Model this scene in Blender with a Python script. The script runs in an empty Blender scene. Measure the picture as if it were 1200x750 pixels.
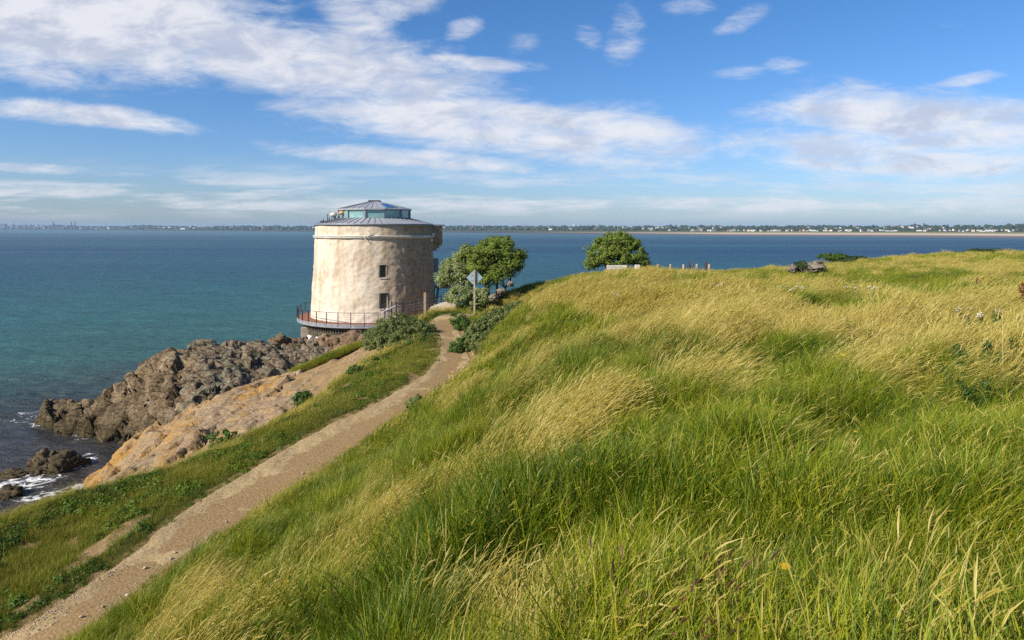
import bpy, bmesh, math, random
import numpy as np
from mathutils import Vector, Matrix, Euler

R = math.radians
rng = np.random.default_rng(7)
random.seed(7)
scene = bpy.context.scene
COL = scene.collection

# ------------------------------------------------------------------ camera
CAM_Z = 15.0
FPX = 800.0
HY = 268.5                 # the photograph's level line: the camera is level, its lens shifted down
cam_d = bpy.data.cameras.new("camera")
cam_d.sensor_width = 36.0
cam_d.lens = 24.0
cam_d.clip_start = 0.1
cam_d.clip_end = 60000.0
cam = bpy.data.objects.new("camera", cam_d)
COL.objects.link(cam)
cam.location = (0, 0, CAM_Z)
cam.rotation_euler = (math.pi / 2, 0, 0)
cam_d.shift_y = -(375 - HY) / 1200.0
scene.camera = cam

# ------------------------------------------------------------------ light
SUN_EL = R(34)
SUN_AZ = R(-126)          # 0 = +Y (view direction), negative = to the left
sd = Vector((math.sin(SUN_AZ) * math.cos(SUN_EL), math.cos(SUN_AZ) * math.cos(SUN_EL), math.sin(SUN_EL)))
sun_l = bpy.data.lights.new("sun", "SUN")
sun_l.energy = 5.0
sun_l.angle = R(0.5)
sun_l.color = (1.0, 0.91, 0.78)
sun = bpy.data.objects.new("sun", sun_l)
COL.objects.link(sun)
sun.rotation_euler = sd.to_track_quat('Z', 'Y').to_euler()
sun.location = (0, 0, 200)

scene.view_settings.view_transform = 'Standard'
scene.view_settings.look = 'None'
scene.view_settings.gamma = 1.0
scene.view_settings.use_curve_mapping = False
scene.view_settings.exposure = 0.42
cy = scene.cycles
cy.max_bounces = 6
cy.diffuse_bounces = 3
cy.glossy_bounces = 2
cy.transmission_bounces = 4
cy.transparent_max_bounces = 6
cy.volume_bounces = 0
cy.caustics_reflective = False
cy.caustics_refractive = False
cy.use_denoising = False
cy.use_adaptive_sampling = True
cy.adaptive_threshold = 0.006

# ------------------------------------------------------------------ node helpers
class NT:
    """small helper round a node tree"""
    def __init__(self, tree):
        self.t = tree
        self.n = tree.nodes
        self.l = tree.links

    def new(self, kind, **kw):
        nd = self.n.new(kind)
        for k, v in kw.items():
            setattr(nd, k, v)
        return nd

    def put(self, sock, v):
        if isinstance(v, bpy.types.NodeSocket):
            self.l.new(v, sock)
        elif v is not None:
            if hasattr(sock.default_value, '__len__') and not hasattr(v, '__len__'):
                v = (v,) * len(sock.default_value)
            if hasattr(v, '__len__') and len(v) == 3 and len(sock.default_value) == 4:
                v = (*v, 1)
            sock.default_value = v

    def math(self, op, a, b=None, c=None, clamp=False):
        nd = self.new('ShaderNodeMath', operation=op, use_clamp=clamp)
        self.put(nd.inputs[0], a)
        if b is not None: self.put(nd.inputs[1], b)
        if c is not None: self.put(nd.inputs[2], c)
        return nd.outputs[0]

    def vmath(self, op, a, b=None):
        nd = self.new('ShaderNodeVectorMath', operation=op)
        self.put(nd.inputs[0], a)
        if b is not None: self.put(nd.inputs[1], b)
        return nd.outputs[1] if op in ('LENGTH', 'DOT_PRODUCT', 'DISTANCE') else nd.outputs[0]

    def mapping(self, vec, loc=(0, 0, 0), rot=(0, 0, 0), scale=(1, 1, 1), kind='POINT'):
        nd = self.new('ShaderNodeMapping', vector_type=kind)
        self.put(nd.inputs[0], vec)
        nd.inputs[1].default_value = loc
        nd.inputs[2].default_value = rot
        nd.inputs[3].default_value = scale
        return nd.outputs[0]

    def noise(self, vec, scale, detail=4, rough=0.55, dist=0.0, lac=2.0):
        nd = self.new('ShaderNodeTexNoise')
        if vec is not None: self.put(nd.inputs['Vector'], vec)
        nd.inputs['Scale'].default_value = scale
        nd.inputs['Detail'].default_value = detail
        nd.inputs['Roughness'].default_value = rough
        nd.inputs['Distortion'].default_value = dist
        nd.inputs['Lacunarity'].default_value = lac
        return nd.outputs[0]

    def voronoi(self, vec, scale, feature='F1', out=0, rand=1.0):
        nd = self.new('ShaderNodeTexVoronoi', feature=feature)
        if vec is not None: self.put(nd.inputs['Vector'], vec)
        nd.inputs['Scale'].default_value = scale
        nd.inputs['Randomness'].default_value = rand
        return nd.outputs[out]

    def maprange(self, v, a, b, c=0.0, d=1.0, smooth=False):
        nd = self.new('ShaderNodeMapRange')
        nd.clamp = True
        if smooth: nd.interpolation_type = 'SMOOTHSTEP'
        self.put(nd.inputs[0], v)
        for i, x in enumerate((a, b, c, d)):
            nd.inputs[i + 1].default_value = x
        return nd.outputs[0]

    def mix(self, fac, a, b, blend='MIX'):
        nd = self.new('ShaderNodeMix', data_type='RGBA', blend_type=blend)
        self.put(nd.inputs[0], fac)
        self.put(nd.inputs[6], a)
        self.put(nd.inputs[7], b)
        return nd.outputs[2]

    def ramp(self, fac, stops):
        nd = self.new('ShaderNodeValToRGB')
        self.put(nd.inputs[0], fac)
        cr = nd.color_ramp
        while len(cr.elements) < len(stops):
            cr.elements.new(0.5)
        for e, (p, c) in zip(cr.elements, stops):
            e.position = p
            e.color = (*c, 1) if len(c) == 3 else c
        return nd.outputs[0]

    def bump(self, h, strength=0.5, dist=0.1, normal=None):
        nd = self.new('ShaderNodeBump')
        nd.inputs['Strength'].default_value = strength
        nd.inputs['Distance'].default_value = dist
        self.put(nd.inputs['Height'], h)
        if normal is not None: self.put(nd.inputs['Normal'], normal)
        return nd.outputs[0]

    def pos(self):
        return self.new('ShaderNodeNewGeometry').outputs['Position']

    def attr(self, name, out='Fac', kind='GEOMETRY'):
        nd = self.new('ShaderNodeAttribute', attribute_name=name, attribute_type=kind)
        return nd.outputs[out]


def new_mat(name):
    m = bpy.data.materials.new(name)
    m.use_nodes = True
    m.node_tree.nodes.clear()
    k = NT(m.node_tree)
    out = k.new('ShaderNodeOutputMaterial')
    return m, k, out


def principled(k, out, color, rough=0.8, spec=0.3, normal=None, metal=0.0):
    b = k.new('ShaderNodeBsdfPrincipled')
    k.put(b.inputs['Base Color'], color)
    k.put(b.inputs['Roughness'], rough)
    b.inputs['Specular IOR Level'].default_value = spec
    k.put(b.inputs['Metallic'], metal)
    if normal is not None: k.l.new(normal, b.inputs['Normal'])
    k.l.new(b.outputs[0], out.inputs['Surface'])
    return b


def mat_plain(name, col, rough=0.7, spec=0.3, metal=0.0, var=0.25, scale=3.0, bump=0.0):
    """one colour with a little wear"""
    m, k, out = new_mat(name)
    p = k.pos()
    n = k.noise(p, scale, 5, 0.6)
    c = k.mix(k.maprange(n, 0.3, 0.7), tuple(x * (1 - var) for x in col), tuple(min(1, x * (1 + var)) for x in col))
    nb = k.bump(k.noise(p, scale * 6, 3), bump, 0.02) if bump else None
    principled(k, out, c, rough, spec, nb, metal)
    return m


# ------------------------------------------------------------------ sky
world = bpy.data.worlds.new("World")
scene.world = world
world.use_nodes = True
world.node_tree.nodes.clear()
k = NT(world.node_tree)
wout = k.new('ShaderNodeOutputWorld')
sky = k.new('ShaderNodeTexSky', sky_type='NISHITA')
sky.sun_disc = False
sky.sun_elevation = SUN_EL
sky.sun_rotation = SUN_AZ
sky.altitude = 20
sky.air_density = 1.0
sky.dust_density = 0.6
sky.ozone_density = 2.0
bg_sky = k.new('ShaderNodeBackground')
hs = k.new('ShaderNodeHueSaturation')
hs.inputs['Saturation'].default_value = 1.18
k.l.new(sky.outputs[0], hs.inputs['Color'])
tc0 = k.new('ShaderNodeTexCoord'); sp0 = k.new('ShaderNodeSeparateXYZ'); k.l.new(tc0.outputs['Generated'], sp0.inputs[0])
airtint = k.mix(k.maprange(sp0.outputs[2], 0.0, 0.30), (0.74, 0.89, 1.28), (0.64, 0.95, 1.25))   # clean blue sea air
k.l.new(k.mix(1.0, hs.outputs[0], airtint, 'MULTIPLY'), bg_sky.inputs['Color'])
bg_sky.inputs['Strength'].default_value = 0.082

tc = k.new('ShaderNodeTexCoord')
D = tc.outputs['Generated']
sp = k.new('ShaderNodeSeparateXYZ')
k.l.new(D, sp.inputs[0])
ysafe = k.math('MAXIMUM', sp.outputs[1], 0.08)
az = k.math('DIVIDE', sp.outputs[0], ysafe)
el = k.math('DIVIDE', sp.outputs[2], ysafe)
cb = k.new('ShaderNodeCombineXYZ')
k.l.new(az, cb.inputs[0]); k.l.new(el, cb.inputs[1])
AE = cb.outputs[0]                       # bearing / elevation tangents of the sky
zs = k.math('MAXIMUM', k.math('ADD', sp.outputs[2], 0.04), 0.03)
cp = k.new('ShaderNodeCombineXYZ')
k.l.new(k.math('DIVIDE', sp.outputs[0], zs), cp.inputs[0])
k.l.new(k.math('DIVIDE', sp.outputs[1], zs), cp.inputs[1])
PL = cp.outputs[0]                       # the cloud deck seen from below


def sky_tan(px, py):
    return (px - 600) / FPX, (HY - py) / FPX


def sky_blob(px, py, rx, ry, ang, w):
    a, e = sky_tan(px, py)
    v = k.vmath('SUBTRACT', AE, (a, e, 0))
    nd = k.new('ShaderNodeVectorRotate', rotation_type='Z_AXIS')
    k.put(nd.inputs['Vector'], v)
    nd.inputs['Angle'].default_value = R(ang)
    v = k.vmath('MULTIPLY', nd.outputs[0], (FPX / rx, FPX / ry, 0))
    r2 = k.vmath('LENGTH', v)
    g = k.maprange(r2, 0.25, 1.25, w, 0.0, True)
    return g


# large banks of cloud: x, y, half width, half height, tilt, weight
blobs = [(60, 20, 380, 95, 6, 0.46), (330, 66, 330, 62, 10, 0.44), (520, 72, 150, 14, 4, 0.33),
         (580, 148, 340, 46, 6, 0.43), (720, 160, 160, 50, 6, 0.40), (480, 185, 230, 18, 4, 0.36), (80, 133, 190, 20, 6, 0.40), (40, 196, 130, 9, 2, 0.30), (420, 22, 70, 44, 20, 0.33),
         (470, 5, 70, 26, -10, 0.36), (1000, 128, 170, 34, -4, 0.36), (1090, 145, 240, 54, 6, 0.42), (1140, 90, 50, 10, -12, 0.28),
         (1080, 178, 330, 52, 2, 0.37), (1170, 160, 100, 20, 10, 0.34), (730, 50, 34, 36, 60, 0.24), (870, 20, 60, 16, -30, 0.22),
         (545, 32, 34, 16, -20, 0.27), (612, 50, 34, 20, -20, .215), (690, 40, 34, 22, 40, .225), (735, 20, 40, 28, 60, .23), (918, 76, 40, 16, 0, .215), (878, 18, 44, 20, -30, .24), (805, 8, 44, 18, 0, .23), (1140, 92, 60, 12, -10, .32), (868, 84, 50, 15, 0, 0.225), (930, 130, 60, 12, -10, 0.26), (1000, 105, 60, 10, -5, 0.26)]
tot = None
for b in blobs:
    g = sky_blob(*b)
    tot = g if tot is None else k.math('MAXIMUM', tot, g)
n1 = k.noise(k.mapping(PL, scale=(1.0, 0.62, 1), rot=(0, 0, R(16))), 1.35, 9, 0.60, 0.35)
n2 = k.noise(k.mapping(AE, scale=(1.0, 3.4, 1), rot=(0, 0, R(-5))), 10.0, 10, 0.70, 0.5)
nn = k.math('ADD', k.math('MULTIPLY', n1, 0.45), k.math('MULTIPLY', n2, 0.55))
dens = k.math('ADD', nn, tot)
cl = k.maprange(dens, 0.61, 0.98, 0, 1, True)
# thin layer of flat cloud near the horizon
n3 = k.noise(k.mapping(AE, loc=(3.1, 0, 0), scale=(1.6, 13.0, 1)), 3.4, 7, 0.62, 0.25)
band = k.math('MULTIPLY', k.maprange(el, 0.008, 0.034, 0, 1, True), k.maprange(el, 0.045, 0.115, 1, 0, True))
hz = k.math('MULTIPLY', band, k.maprange(n3, 0.42, 0.66, 0, 0.75, True))
cov = k.math('MAXIMUM', k.math('MULTIPLY', cl, 0.90), hz)
# below the horizon nothing
cov = k.math('MULTIPLY', cov, k.maprange(el, 0.0, 0.012, 0.25, 1))
n4 = k.noise(k.mapping(AE, loc=(0, 0.02, 0), scale=(1, 2.2, 1)), 9.0, 7, 0.62, 0.4)
shade = k.maprange(n4, 0.36, 0.60, 0, 1, True)
thick = k.maprange(dens, 0.80, 1.15, 0.0, 1.0)
ccol = k.mix(k.math('MULTIPLY', k.math('SUBTRACT', 1.0, shade), k.maprange(dens, 0.72, 1.05, 0.45, 1.0)), (0.83, 0.83, 0.86), (0.48, 0.53, 0.66))
bg_cl = k.new('ShaderNodeBackground')
k.l.new(ccol, bg_cl.inputs['Color'])
bg_cl.inputs['Strength'].default_value = 0.80
mixw = k.new('ShaderNodeMixShader')
k.l.new(cov, mixw.inputs[0])
k.l.new(bg_sky.outputs[0], mixw.inputs[1])
k.l.new(bg_cl.outputs[0], mixw.inputs[2])
k.l.new(mixw.outputs[0], wout.inputs['Surface'])

# ------------------------------------------------------------------ geometry helpers
def ray(px, py):
    return Vector(((px - 600) / FPX, 1.0, (HY - py) / FPX))


def at(px, py, Y):
    """the point seen at a pixel of the photograph, at distance Y"""
    d = ray(px, py)
    t = Y / d.y
    return np.array((d.x * t, Y, CAM_Z + d.z * t))


def atz(px, py, Z):
    d = ray(px, py)
    t = (Z - CAM_Z) / d.z
    return np.array((d.x * t, d.y * t, Z))


def to_px(P):
    """numpy points -> photo pixels"""
    P = np.asarray(P, float)
    v = P - np.array((0, 0, CAM_Z))
    dep = v[..., 1]; up = v[..., 2]
    dep = np.where(dep < 0.05, 0.05, dep)
    return 600 + FPX * v[..., 0] / dep, HY - FPX * up / dep


def _hash(ix, iy, iz, s):
    h = (ix.astype(np.int64) * 374761393 + iy.astype(np.int64) * 668265263 + iz.astype(np.int64) * 2147483647 + s * 1274126177) & 0xffffffff
    h = ((h ^ (h >> 13)) * 1274126177) & 0xffffffff
    h = ((h ^ (h >> 16)) * 2246822519) & 0xffffffff
    h = h ^ (h >> 15)
    return (h & 0xffffff) / float(0xffffff)


def vnoise(P, s=0):
    """smooth value noise, about -1..1"""
    P = np.asarray(P, float)
    if P.shape[-1] == 2: P = np.concatenate([P, np.zeros(P.shape[:-1] + (1,))], -1)
    f = np.floor(P); u = P - f; u = u * u * u * (u * (u * 6 - 15) + 10)
    i = f.astype(np.int64)
    res = 0
    for a in (0, 1):
        for b in (0, 1):
            for c in (0, 1):
                w = (u[..., 0] if a else 1 - u[..., 0]) * (u[..., 1] if b else 1 - u[..., 1]) * (u[..., 2] if c else 1 - u[..., 2])
                res = res + w * _hash(i[..., 0] + a, i[..., 1] + b, i[..., 2] + c, s)
    return res * 2 - 1


def fbm(P, octv=4, s=0, gain=0.5):
    P = np.asarray(P, float)
    r = 0; a = 1.0
    for o in range(octv):
        r = r + a * vnoise(P * (2.03 ** o) + 17.3 * o, s + o)
        a *= gain
    return r


def cells(P, s=0):
    """voronoi: F1, F2-F1, random per cell, vector to the cell centre"""
    P = np.asarray(P, float)
    i = np.floor(P).astype(np.int64)
    n = P.shape[0]
    f1 = np.full(n, 9.0); f2 = np.full(n, 9.0); idr = np.zeros((n, 3)); vec = np.zeros((n, 3))
    for a in (-1, 0, 1):
        for b in (-1, 0, 1):
            for c in (-1, 0, 1):
                q = i + np.array((a, b, c))
                o = np.stack([_hash(q[:, 0], q[:, 1], q[:, 2], s + j) for j in range(3)], -1)
                dv = q + o - P
                d = np.sqrt((dv ** 2).sum(1))
                m = d < f1
                f2 = np.where(m, f1, np.minimum(f2, d))
                f1 = np.where(m, d, f1)
                vec[m] = dv[m]
                idr[m] = np.stack([_hash(q[m, 0], q[m, 1], q[m, 2], s + 5 + j) for j in range(3)], -1)
    return f1, f2 - f1, idr, vec


def crag(P, scale, s=0, tilt=0.8):
    """blocky rock relief, about -1..1"""
    f1, e, r, v = cells(P / scale, s)
    t = (r - 0.5) * 2
    h = t[:, 0] * 0.55 - tilt * (v * np.stack([t[:, 1], t[:, 2], t[:, 0]], -1)).sum(1)
    return h - np.clip(0.06 - e, 0, 0.06) * 4.0


def beds(P, thick, s=0, n=(-0.35, -0.50, 0.79), jl=2.6, jw=1.7, warp=0.35):
    """jointed beds of rock: blocks between bedding planes and joints, about -1..1"""
    n = np.array(n) / np.linalg.norm(n)
    u = np.cross(n, (0.25, 1.0, 0.1)); u /= np.linalg.norm(u)
    v = np.cross(n, u)
    wq = fbm(P * 0.45 / max(thick, 0.5), 3, s + 70)
    w = P @ n / thick + warp * wq
    iw = np.floor(w); z = iw * 0
    a = P @ u / (thick * jl) + _hash(iw, z, z, s + 1) * 3 + 0.25 * wq; ia = np.floor(a)
    b = P @ v / (thick * jw) + _hash(iw, ia, z, s + 2) * 3 - 0.2 * wq; ib = np.floor(b)
    h = _hash(iw, ia, ib, s + 3) * 2 - 1
    t1 = _hash(iw, ia, ib, s + 4) - 0.5; t2 = _hash(iw, ia, ib, s + 5) - 0.5
    h = h * 0.75 + (a - ia - 0.5) * t1 * 1.1 + (b - ib - 0.5) * t2 * 1.1
    e = np.minimum(np.minimum(a - ia, ia + 1 - a) * jl, np.minimum(b - ib, ib + 1 - b) * jw)
    return h - 0.5 * np.clip(1 - e / 0.16, 0, 1)


class RBF:
    def __init__(self, pts, lam=0.02):
        pts = np.asarray(pts, float)
        self.xy = pts[:, :2] / 10.0
        n = len(pts)
        K = self.kern(self.xy, self.xy) + lam * np.eye(n)
        Pm = np.concatenate([np.ones((n, 1)), self.xy], 1)
        A = np.block([[K, Pm], [Pm.T, np.zeros((3, 3))]])
        self.w = np.linalg.solve(A, np.concatenate([pts[:, 2], np.zeros(3)]))

    def kern(self, a, b):
        d = np.sqrt(((a[:, None] - b[None]) ** 2).sum(-1)) + 1e-9
        return d ** 2 * np.log(d) * 0.25 + d * -0.75

    def __call__(self, xy):
        xy = np.asarray(xy, float) / 10.0
        res = np.empty(len(xy))
        for i in range(0, len(xy), 20000):
            q = xy[i:i + 20000]
            res[i:i + 20000] = self.kern(q, self.xy) @ self.w[:-3] + self.w[-3] + q @ self.w[-2:]
        return res


def np_mesh(name, verts, faces, mat=None, parent=None, smooth=False, link=True, attrs=None):
    """mesh object from numpy arrays; faces is (n,3) or (n,4)"""
    verts = np.asarray(verts, np.float32); faces = np.asarray(faces, np.int32)
    me = bpy.data.meshes.new(name)
    me.vertices.add(len(verts)); me.vertices.foreach_set('co', verts.ravel())
    nf, w = faces.shape
    me.loops.add(nf * w); me.loops.foreach_set('vertex_index', faces.ravel())
    me.polygons.add(nf)
    me.polygons.foreach_set('loop_start', np.arange(0, nf * w, w, dtype=np.int32))
    me.polygons.foreach_set('loop_total', np.full(nf, w, np.int32))
    if smooth: me.polygons.foreach_set('use_smooth', np.ones(nf, bool))
    if attrs:
        for an, av in attrs.items():
            a = me.attributes.new(an, 'FLOAT', 'POINT')
            a.data.foreach_set('value', np.asarray(av, np.float32))
    me.update(calc_edges=True)
    if mat: me.materials.append(mat)
    ob = bpy.data.objects.new(name, me)
    if link: COL.objects.link(ob)
    if parent: ob.parent = parent
    return ob


def grid_faces(nu, nv):
    i = np.arange(nu * nv).reshape(nu, nv)
    return np.stack([i[:-1, :-1], i[1:, :-1], i[1:, 1:], i[:-1, 1:]], -1).reshape(-1, 4)


class MB:
    """collects boxes, tubes and lathes; build() links them as ONE mesh object"""
    def __init__(self):
        self.v = []; self.f = []

    def add(self, vs, fs):
        o = len(self.v)
        self.v += [tuple(p) for p in vs]
        self.f += [tuple(i + o for i in f) for f in fs]

    def box(self, c, s, rz=0.0, bev=0.0, rot=None):
        bm = bmesh.new()
        bmesh.ops.create_cube(bm, size=1.0)
        for v in bm.verts: v.co = Vector((v.co.x * s[0], v.co.y * s[1], v.co.z * s[2]))
        if bev: bmesh.ops.bevel(bm, geom=list(bm.edges), offset=bev, segments=2, affect='EDGES')
        m = (rot.to_4x4() if rot is not None else Matrix.Rotation(rz, 4, 'Z'))
        m = Matrix.Translation(Vector(c)) @ m
        bm.verts.index_update()
        self.add([m @ v.co for v in bm.verts], [[v.index for v in f.verts] for f in bm.faces])
        bm.free()

    def tube(self, pts, rad, n=8, cap=True):
        pts = [Vector(p) for p in pts]
        if not hasattr(rad, '__len__'): rad = [rad] * len(pts)
        vs = []; fs = []
        for i, p in enumerate(pts):
            t = (pts[min(i + 1, len(pts) - 1)] - pts[max(i - 1, 0)]).normalized()
            a = t.orthogonal() if abs(t.z) > 0.9 else t.cross(Vector((0, 0, 1)))
            a.normalize(); b = t.cross(a)
            for j in range(n):
                w = 2 * math.pi * j / n
                vs.append(p + (a * math.cos(w) + b * math.sin(w)) * rad[i])
        for i in range(len(pts) - 1):
            for j in range(n):
                fs.append((i * n + j, i * n + (j + 1) % n, (i + 1) * n + (j + 1) % n, (i + 1) * n + j))
        if cap:
            fs.append(tuple(range(n))[::-1]); fs.append(tuple(range((len(pts) - 1) * n, len(pts) * n)))
        self.add(vs, fs)

    def build(self, name, mat, parent=None, smooth=False, loc=None):
        me = bpy.data.meshes.new(name)
        vs = self.v
        if loc is not None: vs = [(a - loc[0], b - loc[1], c - loc[2]) for a, b, c in vs]
        me.from_pydata(vs, [], self.f)
        if smooth: me.shade_smooth()
        me.materials.append(mat)
        me.update()
        o = bpy.data.objects.new(name, me)
        COL.objects.link(o)
        if parent: o.parent = parent
        elif loc is not None: o.location = loc
        return o


def tag(o, label=None, cat=None, group=None, kind=None):
    if label: o['label'] = label
    if cat: o['category'] = cat
    if group: o['group'] = group
    if kind: o['kind'] = kind
    return o


def empty(name, loc, rz=0.0):
    o = bpy.data.objects.new(name, None)
    COL.objects.link(o)
    o.location = loc
    o.rotation_euler = (0, 0, rz)
    o.empty_display_size = 0.3
    return o


def copy_tree(o, parent=None):
    c = o.copy()
    COL.objects.link(c)
    c.parent = parent
    for ch in list(o.children):
        copy_tree(ch, c)
    return c

# ------------------------------------------------------------------ terrain
PATH_ROWS = [  # y, left x, right x, height of the ground there
    (790, -75, 20, 4.75), (765, -28, 52, 4.9), (742, 11, 85, 5.05), (719, 50, 126, 5.2), (691, 90, 162, 5.3), (663, 134, 196, 5.4), (638, 168, 236, 5.5),
    (606, 203, 290, 5.65), (579, 243, 331, 5.8), (550, 288, 377, 6.05), (525, 330, 417, 6.3), (496, 388, 452, 6.65),
    (479, 428, 484, 6.9), (460, 462, 513, 7.1), (442, 493, 536, 7.3), (431, 504, 546, 7.45), (420, 513, 552, 7.6), (407, 517, 546, 7.8),
    (397, 517, 542, 7.95), (387, 511, 538, 8.2), (380, 505, 535, 8.35), (374, 508, 536, 8.55), (369, 518, 548, 8.75)]
PL_ = np.array([atz(l, y, z) for y, l, r, z in PATH_ROWS])
PR_ = np.array([atz(r, y, z) for y, l, r, z in PATH_ROWS])
# the path runs on over the brow, out of sight
PL_ = np.vstack([PL_, PL_[-1] + (1.2, 3.2, -0.25), PL_[-1] + (3.2, 7.0, -0.9)])
PR_ = np.vstack([PR_, PR_[-1] + (0.9, 2.2, -0.25), PR_[-1] + (3.0, 5.0, -0.9)])
PC_ = (PL_ + PR_) / 2

ctl = [tuple(p) for p in PL_] + [tuple(p) for p in PR_]
H = 0.30                                # the grass stands this high over the ground
hill = [(150, 745, 15.0), (250, 748, 12.0), (400, 748, 7.4), (500, 748, 5.4), (600, 748, 4.2), (800, 748, 3.7), (1000, 748, 3.5), (1200, 748, 3.4),
        (250, 690, 14.6), (350, 650, 12.2), (350, 590, 18.0), (450, 600, 12.0), (450, 530, 20.0), (550, 500, 15.5), (560, 440, 27),
        (600, 600, 8.0), (600, 450, 19.5), (600, 400, 28.5), (605, 362, 38), (572, 392, 40), (640, 329, 44), (700, 319, 47),
        (700, 340, 34), (700, 400, 18.5), (700, 500, 10), (700, 600, 6.6), (800, 319, 49), (800, 340, 33), (800, 400, 17), (800, 500, 9.2), (800, 600, 6.1),
        (900, 600, 5.6), (1000, 500, 8.2), (1000, 400, 14.5), (1000, 340, 28), (860, 317, 54), (930, 313, 58), (1000, 305, 66), (1080, 298, 71), (1010, 325, 41), (940, 326, 38),
        (1200, 294, 72), (1200, 310, 46), (1100, 345, 26), (1200, 352, 22), (1200, 400, 13), (1200, 500, 7.2), (1200, 620, 4.9), (1320, 300, 60), (1320, 400, 13),
        (1320, 620, 5), (1100, 318, 40), (1050, 336, 28), (1000, 339, 38.5), (1100, 351, 31), (1180, 358, 27), (1260, 362, 25), (940, 331, 44)]
for x, y, Y in hill:
    p = at(x, y, Y); p[2] -= H * (0.8 if Y > 9 else 1.0)
    ctl.append(tuple(p))
# beyond the brow the ground falls to the shore
ctl += [(2, 60, 10.2), (8, 60, 10.6), (14, 66, 10.2), (3, 78, 4), (12, 84, 4), (26, 82, 6.5), (45, 95, 6), (70, 100, 6), (20, 100, -2), (0, 95, -2), (50, 112, -2), (90, 112, 0), (-6, 84, -2),
        (-2.5, 58, 9.0), (-1, 66, 7.0), (-4, 70, 6.0)]
# near the camera and behind it
ctl += [(0, 0, 12.4), (0, -6, 12.4), (8, -6, 12.5), (-8, -4, 9), (-14, 4, 6), (-17, -4, 4.6), (30, -5, 12.7), (60, 10, 12.6), (70, 40, 12.6), (-5, 1.5, 10.6)]
# verge to the left of the path, up to its edge over the rocks
BANK = [(-40, 622, 22.0), (0, 606, 23.0), (45, 592, 24.4), (90, 577, 26.0), (140, 566, 26.8), (190, 553, 27.2), (240, 530, 28.6), (290, 508, 30.4), (330, 490, 32.0), (365, 468, 34.6), (392, 447, 37.6),
        (425, 424, 41.5)]
bank = np.array([at(*b) for b in BANK])
for b in bank: ctl.append((b[0], b[1], b[2] - 0.18))
for x, y, Y in [(0, 660, 20.2), (0, 715, 18.0), (100, 620, 22.4), (200, 575, 24.4), (300, 525, 28.0), (400, 466, 34), (-80, 700, 18), (470, 405, 43.2), (440, 412, 43.5), (488, 392, 46.5), (500, 378, 49.5)]:
    p = at(x, y, Y); ctl.append((p[0], p[1], p[2] - 0.1))
# ground under the rocks, shore and sea bed
for x, y, Y in [(110, 575, 31.5), (200, 540, 32), (300, 500, 35)]:
    p = at(x, y, Y); ctl.append((p[0], p[1], p[2] - 2.2))
for x, y, Y in [(380, 430, 46), (350, 440, 46), (410, 415, 48), (300, 462, 42)]:
    p = at(x, y, Y); ctl.append((p[0], p[1], p[2] - 0.1))
ctl += [(-24, 22, 1.0), (-22, 26, -0.5), (-24, 32, -1.2), (-26, 40, -1.6), (-33, 50, -1.8), (-34, 60, -2), (-24, 18, 2.0), (-28, 12, 0), (-26, 62, 1.6), (-22, 62.5, 3.3), (-20, 58, 3.8), (-16, 56, 4.6),
        (-14, 63, 4.9), (-14, 70, 4.9), (-8, 66, 5.6), (-8, 60, 7.0), (-22, 70, 2.2), (-14, 82, -1), (-40, 30, -3), (-40, 70, -3), (-40, 100, -4), (-5, 110, -4), (-12, 54, 5.6)]
TER = RBF(ctl, 0.004)


def seg_dist(xy, line):
    """distance to a polyline, signed side (>0 right of its direction) and position along it"""
    xy = np.asarray(xy, float); line = np.asarray(line, float)[:, :2]
    best = np.full(len(xy), 1e9); side = np.zeros(len(xy)); par = np.zeros(len(xy))
    for i in range(len(line) - 1):
        a, b = line[i], line[i + 1]; d = b - a
        t = np.clip(((xy - a) @ d) / (d @ d), 0, 1)
        q = xy - (a + t[:, None] * d)
        dist = np.sqrt((q ** 2).sum(1))
        m = dist < best
        best[m] = dist[m]; side[m] = np.sign(d[1] * q[m, 0] - d[0] * q[m, 1]); par[m] = i + t[m]
    return best, side, par


def path_info(xy):
    d, s, p = seg_dist(xy, PC_)
    w = np.sqrt(((PR_ - PL_)[:, :2] ** 2).sum(1)) / 2
    hw = np.interp(p, np.arange(len(w)), np.clip(w, 0.62, 1.25))
    z = np.interp(p, np.arange(len(PC_)), PC_[:, 2])
    return d, s, hw, z


BANK2 = np.vstack([bank[:, :2], (atz(455, 412, 7.3)[:2])[None], (atz(470, 400, 7.6)[:2])[None], [[-6.6, 49.5], [-5.5, 54]]])


def bank_side(xy):
    """metres inside the verge (positive) or beyond its edge (negative)"""
    d, s, p = seg_dist(xy, BANK2)
    return d * s


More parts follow.
